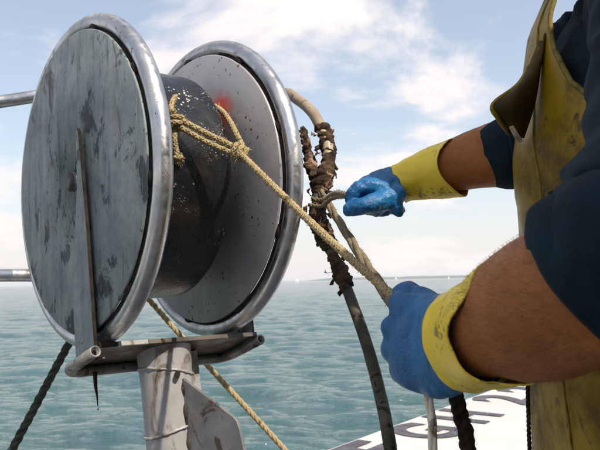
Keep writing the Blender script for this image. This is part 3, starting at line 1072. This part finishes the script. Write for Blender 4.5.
# ------------------------------------------------------------------ bent pipe rail at the left
def build_rail():
    A1, B1 = P(-62, 111, 1.66), P(92, 88, 1.74)
    A2, B2 = P(-62, 275.5, 1.66), P(92, 275, 1.74)
    base = Vector((A2.x, A2.y, ZF))
    t = thing('guard_rail', 'bent galvanised pipe rail running behind the reel', 'railing', base)
    d1, d2 = (B1 - A1).normalized(), (B2 - A2).normalized()
    dn = (B2 - B1).normalized()
    loop = [A1, A1.lerp(B1, .5), B1 - d1 * .06, B1 - d1 * .02 + dn * .012, B1 + dn * .06, B2 - dn * .06, B2 - d2 * .02 - dn * .012, B2 - d2 * .06, A2.lerp(B2, .5), A2]
    obj('rail', *tube(loop, .0155, 16, 6), 'tube', t)
    top = A1 + (A1 - A2).normalized() * .06
    obj('post', *tube([base - Vector((0, 0, .01)), A2, A1, top], .0185, 16, 4), 'tube', t)
    obj('foot_flange', *tube([base, base + Vector((0, 0, .012))], .045, 24, 1), 'tube', t, False)
build_rail()

# ------------------------------------------------------------------ ropes
def drum_pt(a, ang, extra=0.008):
    return C1 + AX * a + (RW * math.cos(ang) + RU * math.sin(ang)) * (DR + extra)
def build_ropes():
    k1 = P(176, 121, 1.215)
    k2 = P(240, 153, 1.20)
    hand = P(400, 303, .735)
    r = .0054
    # doubled length between the two knots
    t = thing('hauling_rope', 'knotted tan rope tied on the drum and pulled taut to the near glove', 'rope', P(240, 190, 1.2))
    def along(a, b, off):
        d = (b - a).normalized()
        s = d.cross(Vector((0, 1, 0))).normalized()
        return s * off
    o1 = along(k1, k2, .0056)
    obj('bight', *rope_mesh([k1 + o1, k1.lerp(k2, .5) + o1 * 1.1 - Vector((0, 0, .002)), k2 + o1], r, fuzz=140, seed=2, braid=True, pitch=.028, seg=6), 'rope_tan', t)
    obj('bight', *rope_mesh([k1 - o1, k1.lerp(k2, .5) - o1 * 1.1 - Vector((0, 0, .003)), k2 - o1], r, fuzz=140, seed=3, braid=True, pitch=.028, seg=6), 'rope_tan', t)
    # knots: a coil of tight turns round the standing part
    def knot(c, d, turns, R, ln, seed):
        d = d.normalized()
        u = d.orthogonal().normalized()
        v = d.cross(u)
        ps = []
        n = int(turns * 9)
        for k in range(n + 1):
            a = 2 * math.pi * turns * k / n
            jit = .0016 * mnoise.noise(Vector((k * .7, seed, 0)))
            ps.append(c + d * (ln * (k / n - .5)) + (u * math.cos(a) + v * math.sin(a)) * (R + jit))
        return rope_mesh(ps, r * .92, fuzz=160, m=4, seed=seed, fl=.010, braid=True, pitch=.028, seg=6)
    obj('knot', *knot(k2, k2 - k1, 2.6, .0105, .026, 11), 'rope_tan', t)
    obj('knot', *knot(k1 + Vector((0, 0, .001)), Vector((.15, .1, 1)), 2.6, .0105, .026, 12), 'rope_tan', t)
    # from the knot over the drum's far edge
    ps = [k2 + D(.001, .004, .0), P(243, 148, 1.24), P(236, 133, 1.29), P(229, 120, 1.35), P(221, 110, 1.41), P(208, 103, 1.47)]
    obj('strand', *rope_mesh(ps, r, fuzz=70, seed=4, braid=True, pitch=.028, seg=6), 'rope_tan', t)
    # loop close to the outer flange, with its short tail
    ps = [P(181, 90, 1.36), P(174, 99, 1.27), P(171, 108, 1.225), k1 + D(-.004, .012, 0), k1 + D(-.003, -.014, 0), P(174.5, 140, 1.21), P(177, 156, 1.21), P(177.5, 164, 1.21)]
    obj('strand', *rope_mesh(ps, r, fuzz=150, seed=5, braid=True, pitch=.028, seg=6), 'rope_tan', t)
    obj('knot', *knot(P(177.5, 158, 1.21), Vector((0, 0, 1)), 1.4, .006, .010, 13), 'rope_tan', t)
    # the taut part to the hand
    ps = [k2, k2.lerp(hand, .33) - Vector((0, 0, .003)), k2.lerp(hand, .66) - Vector((0, 0, .004)), hand, P(410, 322, .728)]
    obj('standing_part', *rope_mesh(ps, r * 1.0, fuzz=300, fl=.004, seed=6, braid=True, pitch=.028, seg=6), 'rope_tan', t)
    # tail hanging under the fist to the deck, sunlight put into its colour
    e = P(433, 450, .70)
    ps = [P(416, 340, .728), P(423, 372, .722), P(429, 400, .715), P(432.5, 425, .707), e, e + Vector((.01, 0, -.2)), Vector((e.x + .03, e.y + .02, ZD + .06)), Vector((e.x + .10, e.y + .06, ZD + .028)), Vector((e.x + .3, e.y + .1, ZD + .028))]
    o = obj('rope_tail', *rope_mesh(ps, .0048, strands=3, pitch=.16, step=.006, fuzz=60, seed=7), 'rope_pale')
    tag(o, 'rope end coloured pale as if sunlit, hanging straight below the near blue glove', 'rope')
    # grey line from the muddy bundle past the hand, and the hairy dark one below
    ps = [P(321, 192, 1.36), P(330, 207, 1.31), P(345, 231, 1.17), P(362, 258, 1.03), P(382, 288, .90), P(400, 315, .82), P(425, 350, .78)]
    o = obj('grey_line', *rope_mesh(ps, .0076, pitch=.30, step=.006, fuzz=60, fl=.005, seed=8), 'rope_grey')
    tag(o, 'smooth grey-brown line running from the muddy bundle behind the near glove', 'rope')
    e = P(468, 452, .74)
    ps = [P(425, 350, .78), P(443, 370, .77), P(455, 394, .76), P(462, 422, .75), e, e + Vector((.015, 0, -.25)), Vector((e.x + .03, e.y + .02, ZD + .07)), Vector((e.x + .08, e.y + .12, ZD + .030)), Vector((e.x + .2, e.y + .3, ZD + .030))]
    o = obj('hairy_rope', *rope_mesh(ps, .0088, pitch=.030, fuzz=5000, fl=.006, seed=9), 'rope_dark')
    tag(o, 'thick dark hairy rope hanging beside the apron below the near forearm', 'rope')
    # thin stay crossing under the reel, and the dark one to the left
    s, e = P(128, 276, 1.72), P(285, 450, 1.62)
    d = (e - s).normalized()
    k = (ZD + .03 - e.z) / d.z
    o = obj('stay_line', *rope_mesh([s, s.lerp(e, .5) - Vector((0, 0, .003)), e, e + d * k * .5, e + d * k], .0068, fuzz=120, fl=.006, seed=10), 'rope_tan')
    tag(o, 'thin tan line slanting down under the reel bracket to the deck', 'rope')
    s, e = P(92, 300, 1.73), P(12, 450, 1.56)
    d = (e - s).normalized()
    k = (ZF + .02 - e.z) / d.z
    o = obj('mooring_rope', *rope_mesh([s, s.lerp(e, .5), e, e + d * k], .0098, fuzz=200, fl=.005, seed=11), 'rope_green')
    tag(o, 'dark green-black rope slanting down to the left below the reel', 'rope')
    # two strands the far hand pulls out of the bundle
    t = thing('twine', 'two short frayed strands pinched between the far glove and the muddy bundle', 'twine', P(338, 199, 1.25))
    obj('strand', *rope_mesh([P(312, 199, 1.34), P(324, 200, 1.32), P(333, 194, 1.26), P(342, 193.5, 1.19), P(352, 196.5, 1.145), P(360, 199, 1.145)], .0048, pitch=.03, fuzz=120, fl=.005, seed=14), 'rope_grey', t)
    obj('strand', *rope_mesh([P(309, 205, 1.33), P(322, 206, 1.30), P(331, 199, 1.25), P(341, 196.5, 1.19), P(352, 198, 1.145), P(358, 200, 1.145)], .0038, pitch=.03, fuzz=100, fl=.005, seed=15), 'rope_grey', t)
build_ropes()

# ------------------------------------------------------------------ hose with muddy rags
def build_hose():
    mot = C1 + AX * (LEN + .12)
    t = thing('hydraulic_hose', 'grimy hose from behind the reel bundled in muddy rags, hanging to the deck', 'hose', P(345, 290, 1.24))
    up = [mot, P(262, 118, 1.66), P(283, 94, 1.60), P(298, 100, 1.54), P(312, 112, 1.49), P(321, 128, 1.45), P(328, 147, 1.42), P(326, 168, 1.395), P(319, 188, 1.375)]
    obj('upper_hose', *tube(up, .0118, 16, 8), 'hose_clean', t)
    e = P(391, 452, 1.02)
    low = [P(319, 186, 1.376), P(317, 210, 1.35), P(325, 236, 1.31), P(337, 265, 1.265), P(350, 297, 1.21), P(366, 342, 1.14), P(380, 394, 1.08), e,
           e + Vector((.03, -.01, -.25)), Vector((e.x + .07, e.y, ZD + .10)), Vector((e.x + .12, e.y + .05, ZD + .032)), Vector((e.x + .25, e.y + .3, ZD + .032))]
    obj('lower_hose', *tube(low, .0098, 16, 10, fn=lambda s, a: 1 + .05 * mnoise.noise(Vector((s * 60, math.cos(a), math.sin(a))))), 'hose', t)
    def wrap(pts, rs, seed, mat):
        V, F = tube(pts, rs, 30, 16)
        V = roughen(V, F, .0055, 55, seed, (1, 1, 1.8), 3)
        nv = vnormals(V, F)
        rr = np.array([mnoise.cell(Vector((p[0] * 160 + seed, p[1] * 160, p[2] * 230))) for p in V])
        return obj('rag', V + nv * (rr * .0005)[:, None], F, mat, t)
    wrap([P(320, 126, 1.45), P(325, 134, 1.44), P(328, 147, 1.425), P(329.5, 157, 1.41)], [.0125, .0145, .0150, .0125], 1.0, 'rag')
    wrap([P(302, 127, 1.43), P(305, 136, 1.42), P(308, 150, 1.41), P(311, 166, 1.395), P(316, 178, 1.38)], [.004, .0075, .0105, .0120, .013], 2.0, 'rag')
    wrap([P(329, 155, 1.41), P(327, 168, 1.395), P(322, 182, 1.38), P(319, 196, 1.365)], [.012, .0165, .0200, .011], 3.0, 'rag')
    wrap([P(315, 182, 1.375), P(319, 200, 1.365), P(317, 214, 1.345), P(321, 229, 1.32), P(328, 243, 1.295), P(331, 251, 1.285)], [.009, .012, .0165, .0180, .0155, .011], 4.0, 'rag')
    wrap([P(331, 252, 1.285), P(338, 266, 1.262), P(344, 280, 1.24), P(347.5, 291, 1.225)], [.009, .0130, .0150, .008], 5.0, 'rag')
    # torn curling flaps, each its own scrap
    g = random.Random(21)
    spots = []
    for (a, b, ra) in ((P(320, 126, 1.45), P(330, 158, 1.41), .016), (P(304, 132, 1.42), P(317, 176, 1.385), .015), (P(328, 160, 1.40), P(319, 198, 1.365), .021),
                       (P(316, 206, 1.35), P(330, 250, 1.285), .021), (P(333, 256, 1.28), P(347, 289, 1.225), .0155)):
        for k in range(7):
            spots.append((a.lerp(b, g.random()), (b - a).normalized(), ra))
    for p, d, ra in spots:
        u = d.orthogonal().normalized()
        u.rotate(Matrix.Rotation(g.uniform(0, 6.28), 3, d))
        w = d.cross(u)
        l, wd = g.uniform(.008, .018), g.uniform(.003, .007)
        dirn = (u * g.uniform(-.2, .4) + d * g.uniform(-1, 1) + w * g.uniform(-.8, .8) - Vector((0, 0, .3))).normalized()
        side = dirn.cross(u).normalized()
        V, F = [], []
        p0 = p + u * ra * .92
        for i in range(5):
            s = i / 4
            cpt = p0 + dirn * (l * s) + u * (.006 * math.sin(s * g.uniform(2, 4)))
            hw = wd * (1 - .55 * s) * g.uniform(.7, 1.2)
            curl = u * (.003 * g.uniform(-1, 1))
            V += [cpt - side * hw + curl, cpt, cpt + side * hw - curl]
        th = u * .0009
        n = len(V)
        V = V + [v - th for v in V]
        for i in range(4):
            for j in range(2):
                a = i * 3 + j
                F.append((a, a + 1, a + 4, a + 3))
                F.append((n + a, n + a + 3, n + a + 4, n + a + 1))
        bd = [0, 1, 2, 5, 8, 11, 14, 13, 12, 9, 6, 3]
        for x, y in zip(bd, bd[1:] + bd[:1]):
            F.append((y, x, n + x, n + y))
        obj('scrap', V, F, 'rag_pale' if g.random() < .25 else 'rag', t)
build_hose()

# ------------------------------------------------------------------ the worker
def build_person():
    foot = Vector((.47, .88, ZD + .02))
    t = thing('person', 'person in a dirty yellow oilskin apron, navy sweatshirt and blue and yellow gloves hauling rope', 'person', foot)
    Z3 = Vector((0, 0, 1))
    # ---- body: one continuous skin (arms, torso, neck, head, legs)
    armL = [P(446, 342, .675), P(462, 340, .650), P(494, 328, .595), P(530, 314, .548), P(575, 294, .497), P(622, 274, .462), P(652, 215, .482), P(685, 100, .55), P(702, 20, .62), Vector((.41, .80, EYE.z + .30))]
    rL = [.026, .030, .0425, .0525, .0545, .049, .044, .044, .044, .044]
    armR = [P(385, 186, 1.17), P(410, 180, 1.16), P(440, 170, 1.145), P(470, 161, 1.13), P(502, 153, 1.115), P(535, 142, 1.10), P(565, 95, 1.09), Vector((.42, .98, EYE.z + .30))]
    rR = [.026, .031, .038, .046, .0525, .048, .044, .044]
    cx, cy = .455, .88
    tors = [(cx + .03, cy, EYE.z + .38), (cx, cy, EYE.z + .28), (cx - .01, cy, EYE.z + .12), (cx - .01, cy, EYE.z - .08), (cx, cy, EYE.z - .22), (cx + .01, cy, EYE.z - .30)]
    parts = [tube(armL, rL, 28, 6), tube(armR, rR, 24, 6),
             tube([Vector(p) for p in tors], [(.05, .05), (.075, .14), (.09, .135), (.085, .12), (.09, .125), (.07, .1)], 28, 5, hint=(1, 0, 0)),
             tube([Vector((cx + .02, cy, EYE.z + .30)), Vector((cx + .0, cy + .005, EYE.z + .46))], .055, 20, 2)]
    hc = Vector((cx - .015, cy + .005, EYE.z + .565))
    parts.append(ell(hc, ((.095, 0, 0), (0, .075, 0), (0, 0, .12)), 28, 18))
    parts.append(ell(hc + Vector((-.03, 0, -.07)), ((.058, 0, 0), (0, .052, 0), (0, 0, .05)), 20, 12))       # jaw
    parts.append(tube([hc + Vector((-.088, 0, .02)), hc + Vector((-.104, 0, -.018)), hc + Vector((-.092, 0, -.03))], [.010, .016, .012], 12, 4))  # nose
    parts.append(tube([hc + Vector((-.078, -.022, -.062)), hc + Vector((-.088, 0, -.060)), hc + Vector((-.078, .022, -.062))], .0085, 10, 4))    # lips
    for s in (-1, 1):
        parts.append(ell(hc + Vector((.008, s * .078, -.01)), ((.02, 0, 0), (0, .010, 0), (0, 0, .032)), 14, 10))
        parts.append(tube([hc + Vector((-.083, s * .012, .035)), hc + Vector((-.080, s * .045, .032))], .010, 10, 3))    # brow
        hip = Vector((cx + .01, cy + s * .09, EYE.z - .28))
        parts.append(tube([hip + Vector((0, 0, .06)), Vector((cx - .01, cy + s * .105, ZD + .50)), Vector((cx + .02, cy + s * .11, ZD + .12))], [.075, .055, .045], 20, 6))
    V, F = fuse(parts, .0052, 5)
    V = roughen(V, F, .0020, 16, 1.0)
    obj('body', V, F, 'skin', t)
    for s in (-1, 1):
        e = hc + Vector((-.079, s * .031, .012))
        eye = obj('eye', *ell(e, ((.012, 0, 0), (0, .013, 0), (0, 0, .010)), 14, 10), 'sail', t)
        obj('iris', *ell(e + Vector((-.0095, 0, 0)), ((.003, 0, 0), (0, .0055, 0), (0, 0, .0055)), 12, 8), 'boot', eye)
    # knitted cap over short hair
    V, F = fuse([ell(hc + Vector((.008, 0, .045)), ((.104, 0, 0), (0, .085, 0), (0, 0, .092)), 28, 18)], .006, 3)
    obj('hat', V, F, 'navy', t)
    g = random.Random(5)
    # fine hair on the near forearm
    dat = catmull([tuple(p) + (r,) for p, r in zip(armL[1:6], rL[1:6])], 10)
    cs, T, fr = frames([d[:3] for d in dat])
    V, F = [], []
    for q in range(4200):
        i = g.randrange(12, len(cs) - 1)
        u, v = fr[i]
        a = g.uniform(0, 6.283)
        d = u * math.cos(a) + v * math.sin(a)
        c = cs[i].lerp(cs[i - 1], g.random())
        p0 = c + d * (dat[i][3] + .0005)
        tg = (-T[i] * g.uniform(.3, 1) + (d.cross(T[i])) * g.uniform(-.4, 1.0)).normalized()
        l = g.uniform(.005, .011)
        sd = tg.cross(d).normalized() * .00006
        k = len(V)
        p1 = p0 + tg * l * .5 + d * (.001 + l * .12)
        p2 = p0 + tg * l + d * (.001 + l * .10)
        V += [p0 - sd, p0 + sd, p1 + sd, p1 - sd, p2]
        F += [(k, k + 1, k + 2, k + 3), (k + 3, k + 2, k + 4)]
    o = obj('arm_hair', V, F, 'hair', t)
    o['kind'] = 'stuff'
    # ---- sweatshirt: torso and both sleeves in one skin, hems open as rolled edges
    def folds(s, a):
        return 1 + .046 * math.sin(s * 40 + 1.4 * math.sin(a + .6)) * (0.4 + .6 * max(0, math.cos(a - 2.2))) + .012 * math.sin(s * 21 + 2 * a)
    slL = [P(630, 251, .458), P(638, 245, .461), P(650, 236, .468), P(680, 175, .505), P(690, 110, .545), P(698, 50, .59), P(705, -20, .64), Vector((.44, .80, EYE.z + .31))]
    srL = [.0560, .060, .064, .067, .073, .080, .086, .09]
    slR = [P(519, 147.5, 1.110), P(522, 146.5, 1.109), P(528, 144, 1.107), P(540, 138, 1.10), P(566, 95, 1.09), Vector((.44, .98, EYE.z + .31))]
    srR = [.0565, .0585, .0595, .062, .07, .08]
    tt = [(cx + .03, cy, EYE.z + .415), (cx + .03, cy, EYE.z + .38), (cx + .015, cy, EYE.z + .30), (cx - .005, cy, EYE.z + .18), (cx - .015, cy, EYE.z + .05), (cx - .015, cy, EYE.z - .1), (cx, cy, EYE.z - .22), (cx, cy, EYE.z - .32)]
    tr_ = [(.062, .07), (.085, .12), (.112, .185), (.128, .180), (.128, .165), (.125, .158), (.13, .165), (.13, .165)]
    parts = [tube(slL, srL, 40, 10, fn=folds), tube(slR, srR, 30, 8, fn=folds), tube([Vector(p) for p in tt], tr_, 40, 6, hint=(1, 0, 0))]
    V, F = fuse(parts, .0042, 3)
    V = roughen(V, F, .0080, 11, 3.0, (1, 1, 1.8), 2)
    nv = vnormals(V, F)
    rid = np.array([(1 - abs(mnoise.noise(Vector((p[0] * 7 + 4, p[1] * 7, p[2] * 13 + p[0] * 9))))) ** 3 for p in V])
    V = V + nv * ((rid - .45) * .016)[:, None]
    obj('sweatshirt', V, F, 'navy', t)
    # pushed-up hem of the near sleeve
    V, F = tube([P(597, 277, .468), P(599, 276, .4675), P(607, 270, .463), P(618, 262, .459), P(630, 251, .459), P(642, 238, .463)], [.0570, .0592, .0600, .0612, .0620, .058], 96, 8, cap=False,
                fn=lambda s, a: 1 + .012 * math.sin(s * 9 + 2 * a) + .006 * math.sin(a * 5 + s * 4))
    V = roughen(V, F, .0020, 26, 4.0, (1, 1, 1), 2)
    o = obj('sleeve_cuff', V, F, 'navy', t)
    sm = o.modifiers.new('thick', 'SOLIDIFY')
    sm.thickness, sm.offset = .003, -1
    # ribbed cuff of the far sleeve
    o = obj('sleeve_cuff', *tube([P(511, 149.6, 1.112), P(512, 149.4, 1.1115), P(519, 147.5, 1.109), P(529, 144, 1.106), P(542, 139, 1.103)], [.0590, .0625, .0635, .0640, .0650], 60, 24, cap=False,
                             fn=lambda s, a: 1 + .020 * math.sin(s * 40) + .006 * math.sin(3 * a + 1)), 'navy', t)
    sm = o.modifiers.new('thick', 'SOLIDIFY')
    sm.thickness, sm.offset = .003, -1
    # ---- apron: bib and skirt, a wrapped sheet with thickness
    def front(z):                   # apron's front line, metres right of the eye, by height above the eye
        ks = [(-1.0, .305), (-.45, .302), (-.21, .300), (-.13, .296), (.05, .289), (.16, .288), (.20, .295), (.26, .304), (.32, .312), (.44, .365)]
        return float(np.interp(z, [k[0] for k in ks], [k[1] for k in ks]))
    def half_angle(z):
        return float(np.interp(z, [-1, -.3, .02, .10, .16, .22, .28, .34], [2.2, 2.0, 1.75, 1.40, .95, .50, .24, .13]))
    nz_, na = 90, 64
    V, F = [], []
    for i in range(nz_ + 1):
        z = .44 - (.44 + .80) * i / nz_
        fx = front(z)
        ha = half_angle(z)
        hwid = float(np.interp(z, [-.8, -.3, 0, .2, .335], [.235, .205, .185, .19, .18]))
        dep = float(np.interp(z, [-.8, -.3, 0, .2, .335], [.18, .165, .152, .14, .13]))
        for j in range(na + 1):
            a = -ha + 2 * ha * j / na
            ex = .8
            ca, sa = math.cos(a), math.sin(a)
            w = 1 + .018 * math.sin(5 * a + z * 9) * (1 if z < .1 else .4) + .012 * mnoise.noise(Vector((a * 3, z * 11, 2)))
            x = fx + dep * (1 - (abs(ca) ** ex) * (1 if ca >= 0 else -1) * w)
            y = cy - hwid * (abs(sa) ** .9) * (1 if sa >= 0 else -1) * w
            V.append(Vector((x, y, EYE.z + z)))
    for i in range(nz_):
        for j in range(na):
            p = i * (na + 1) + j
            F.append((p, p + na + 1, p + na + 2, p + 1))
    ap = obj('apron', V, F, 'oilskin', t)
    sm = ap.modifiers.new('thick', 'SOLIDIFY')
    sm.thickness, sm.offset = .0022, 0
    # rolled seam along the near armhole edge
    edge = [V[i * (na + 1) + na] for i in range(0, 42)]
    obj('seam', *tube(edge, .0032, 8, 1), 'seam', ap)
    edge = [V[i * (na + 1) + na // 2 + 5] + Vector((-.0015, -.001, 0)) for i in range(0, nz_)]
    obj('seam', *tube(edge, .0016, 6, 1), 'seam', ap)
    # the corner of the bib folded forward
    e1 = [P(546, 34, .87), P(541, 62, .87), P(536, 92, .865), P(529, 118, .865), P(523, 140, .865)]
    e2 = [P(544, 42, .86), P(525, 79, .84), P(498, 101, .81), P(503, 116, .81), P(514, 131, .83)]
    nu, nv_ = 14, 8
    c1, c2 = catmull(e1, 6), catmull(e2, 6)
    V, F = [], []
    for i in range(len(c1)):
        for j in range(nv_ + 1):
            s = j / nv_
            p = Vector(c1[i]).lerp(Vector(c2[i]), s)
            bul = math.sin(s * math.pi) * math.sin(math.pi * i / (len(c1) - 1))
            p += -fwd * (.016 * bul) + fwd * (.02 * s * s) + Vector((0, 0, .003 * math.sin(9 * s + i * .3)))
            V.append(p)
    for i in range(len(c1) - 1):
        for j in range(nv_):
            p = i * (nv_ + 1) + j
            F.append((p, p + 1, p + nv_ + 2, p + nv_ + 1))
    fl = obj('bib_flap', V, F, 'oilskin_in', ap)
    sm = fl.modifiers.new('thick', 'SOLIDIFY')
    sm.thickness, sm.offset = .0035, 0
    hem = [Vector(c) + fwd * .02 for c in c2]
    obj('flap_hem', *tube(hem, .0028, 8, 1), 'oilskin', ap)
    tg = [P(509, 127, .815), P(513, 125.5, .815), P(523, 141, .82), P(518, 143.5, .82)]
    bevel_obj(flat(obj('strap_tag', *prism(tg, .003, fwd), 'tag', ap)), .0008)
    obj('apron_cord', *rope_mesh([P(527.5, 372, .90), P(528, 400, .90), P(528.8, 430, .90), P(530, 470, .89), P(530, 560, .87)], .0028, fuzz=40, seed=31), 'rope_dark', ap)
    # trousers and boots (below the frame)
    for s in (-1, 1):
        hip = Vector((cx + .02, cy + s * .085, EYE.z - .26))
        kn = Vector((cx, cy + s * .105, ZD + .50))
        ft = Vector((cx + .03, cy + s * .115, ZD + .28))
        obj('trouser_leg', *tube([hip + Vector((0, 0, .05)), hip, kn, ft], [.09, .105, .08, .078], 28, 6), 'oilskin', t)
        an = Vector((cx + .03, cy + s * .115, ZD + .10))
        V, F = fuse([tube([ft + Vector((0, 0, .06)), ft, an], [.072, .07, .055], 24, 5),
                     tube([an + Vector((.03, 0, -.03)), an + Vector((-.05, 0, -.035)), an + Vector((-.15, 0, -.05))], [(.05, .045), (.042, .045), (.026, .04)], 20, 5)], .007, 4)
        V[:, 2] = np.maximum(V[:, 2], ZD + .0205)
        obj('boot', V, F, 'boot', t)
    # ---- near glove: hand closed round the rope, seen over the back of the wrist
    px2 = lambda px, z: px * z / F_PX
    parts = [tube([P(478, 337, .640), P(470, 339.5, .652), P(455, 342, .673), P(438, 344.5, .692), P(421, 344, .708), P(408, 340, .720), P(401, 337, .728)],
                  [(.0435, .0435), (.0455, .0445), (.0480, .0430), (.0525, .0380), (.0520, .0330), (.044, .026), (.030, .016)], 36, 6, hint=upv)]
    kn = [(402, 306, .716), (393, 326, .728), (393, 349, .728), (402, 372, .718)]
    for i, (x, y, z) in enumerate(kn):
        r_ = (.0125, .0130, .0125, .0112)[i]
        k = P(x, y, z)
        a = P(424 + 3 * i, y + 2, z - .012)
        pip = P(x + 4, y + 1, z + .040)
        dip = P(x + 21, y - 1, z + .046)
        tip = P(x + 32, y - 2, z + .026)
        parts.append(capsule([a, k, pip, dip, tip], [r_, r_ * 1.12, r_, r_ * .92, r_ * .85]))
    parts.append(capsule([P(440, 312, .705), P(422, 297, .724), P(407, 294, .744), P(399, 300, .757)], [.017, .0150, .0130, .0110]))     # thumb
    V, F = fuse(parts, .0026, 10)
    V = roughen(V, F, .0045, 24, 5.0, (1, 1, .6), 2)
    nv = vnormals(V, F)
    rid = np.array([(1 - abs(mnoise.noise(Vector((p[0] * 26 + p[2] * 12, p[1] * 20, p[2] * 15 - p[0] * 9))))) ** 6 for p in V])
    V = V + nv * (rid * -.0030)[:, None]
    gl = obj('glove', V, F, 'glove', t)
    gl['label'] = 'blue rubber hand of the near glove, closed round the rope'
    def cuff(rings, parent, wave, sd, lip):
        # rings: (centre, radius, up) loft of a thin open gauntlet
        def fn(s, a):
            return 1 + wave(s, a)
        V, F = tube([r[0] for r in rings], [r[1] for r in rings], 72, 7, cap=False, hint=upv, fn=fn)
        V = [Vector(v) for v in V]
        ax = (Vector(rings[-1][0]) - Vector(rings[0][0])).normalized()
        nr_ = len(V) // 72
        for i in range(nr_):
            s_ = i / (nr_ - 1)
            for k in range(72):
                V[i * 72 + k] -= ax * (lip(2 * math.pi * k / 72) * (1 - s_) ** 1.5)
        V = roughen(V, F, .0030, 24, sd)
        o = obj('glove_cuff', V, F, 'cuff', parent)
        s = o.modifiers.new('thick', 'SOLIDIFY')
        s.thickness, s.offset = .0016, 1
        return o
    cuff([(P(507, 325, .568), (.0480, .0480)), (P(498, 329, .590), (.0472, .0472)), (P(487, 333, .617), (.0462, .0455)), (P(475, 338, .643), (.0460, .0458)), (P(468, 340, .655), (.0468, .0462))],
         gl, lambda s, a: (1 - s) * (.05 * math.sin(2 * a + .6) + .03 * math.sin(3 * a + .5) + .012 * math.sin(7 * a) + .13 * max(0, math.cos(a - .1)) ** 2), 7.0,
         lambda a: .008 + .022 * max(0, math.cos(a - .30)) ** 2 + .014 * math.exp(-((a - 5.1) / .40) ** 2) - .016 * math.exp(-((a - 4.15) / .55) ** 2) + .004 * math.sin(5 * a))
    # ---- far glove
    parts = [tube([P(412, 181, 1.162), P(400, 184, 1.166), P(388, 186.5, 1.165), P(374, 190, 1.16), P(362, 193.5, 1.155), P(356, 195, 1.152)],
                  [(.030, .034), (.031, .038), (.031, .041), (.028, .042), (.021, .038), (.012, .028)], 30, 6, hint=upv)]
    # fingers curl under, knuckle row running away from the viewer
    for i in range(4):
        z = 1.122 + .023 * i
        r_ = (.0108, .0112, .0106, .0096)[i]
        k = P(362 + 2 * i, 187 - 1.0 * i, z)
        pip = P(352 + 4 * i, 200 + .8 * i, z)
        dip = P(367 + 6.5 * i, 209, z)
        tip = P(379 + 7 * i, 209.5, z - .004)
        parts.append(capsule([P(386, 188, z), k, pip, dip, tip], [r_, r_ * 1.15, r_, r_ * .95, r_ * .86]))
    parts.append(capsule([P(396, 195, 1.125), P(378, 203, 1.108), P(362, 206, 1.102), P(349, 209.5, 1.112)], [.0175, .0160, .0138, .0118]))   # thumb
    parts.append(capsule([P(395, 203, 1.122), P(397, 209, 1.118), P(399, 212.5, 1.118)], [.013, .011, .009]))        # loose fold at the heel of the palm
    V, F = fuse(parts, .0026, 4)
    V = roughen(V, F, .0030, 40, 9.0, (1, 1, 1), 4)
    gr = obj('glove', V, F, 'glove', t)
    gr['label'] = 'blue rubber hand of the far glove pinching two strands'
    cuff([(P(457, 168, 1.125), (.0440, .0460)), (P(449, 169.5, 1.135), (.0435, .0450)), (P(430, 174, 1.150), (.0395, .0420)), (P(410, 180, 1.160), (.0335, .0375)), (P(399, 184, 1.165), (.0320, .0385))],
         gr, lambda s, a: (1 - s) * (.05 * math.sin(2 * a + 1.9) + .02 * math.sin(3 * a)), 8.0, lambda a: .006 * math.sin(2 * a + 1))
build_person()
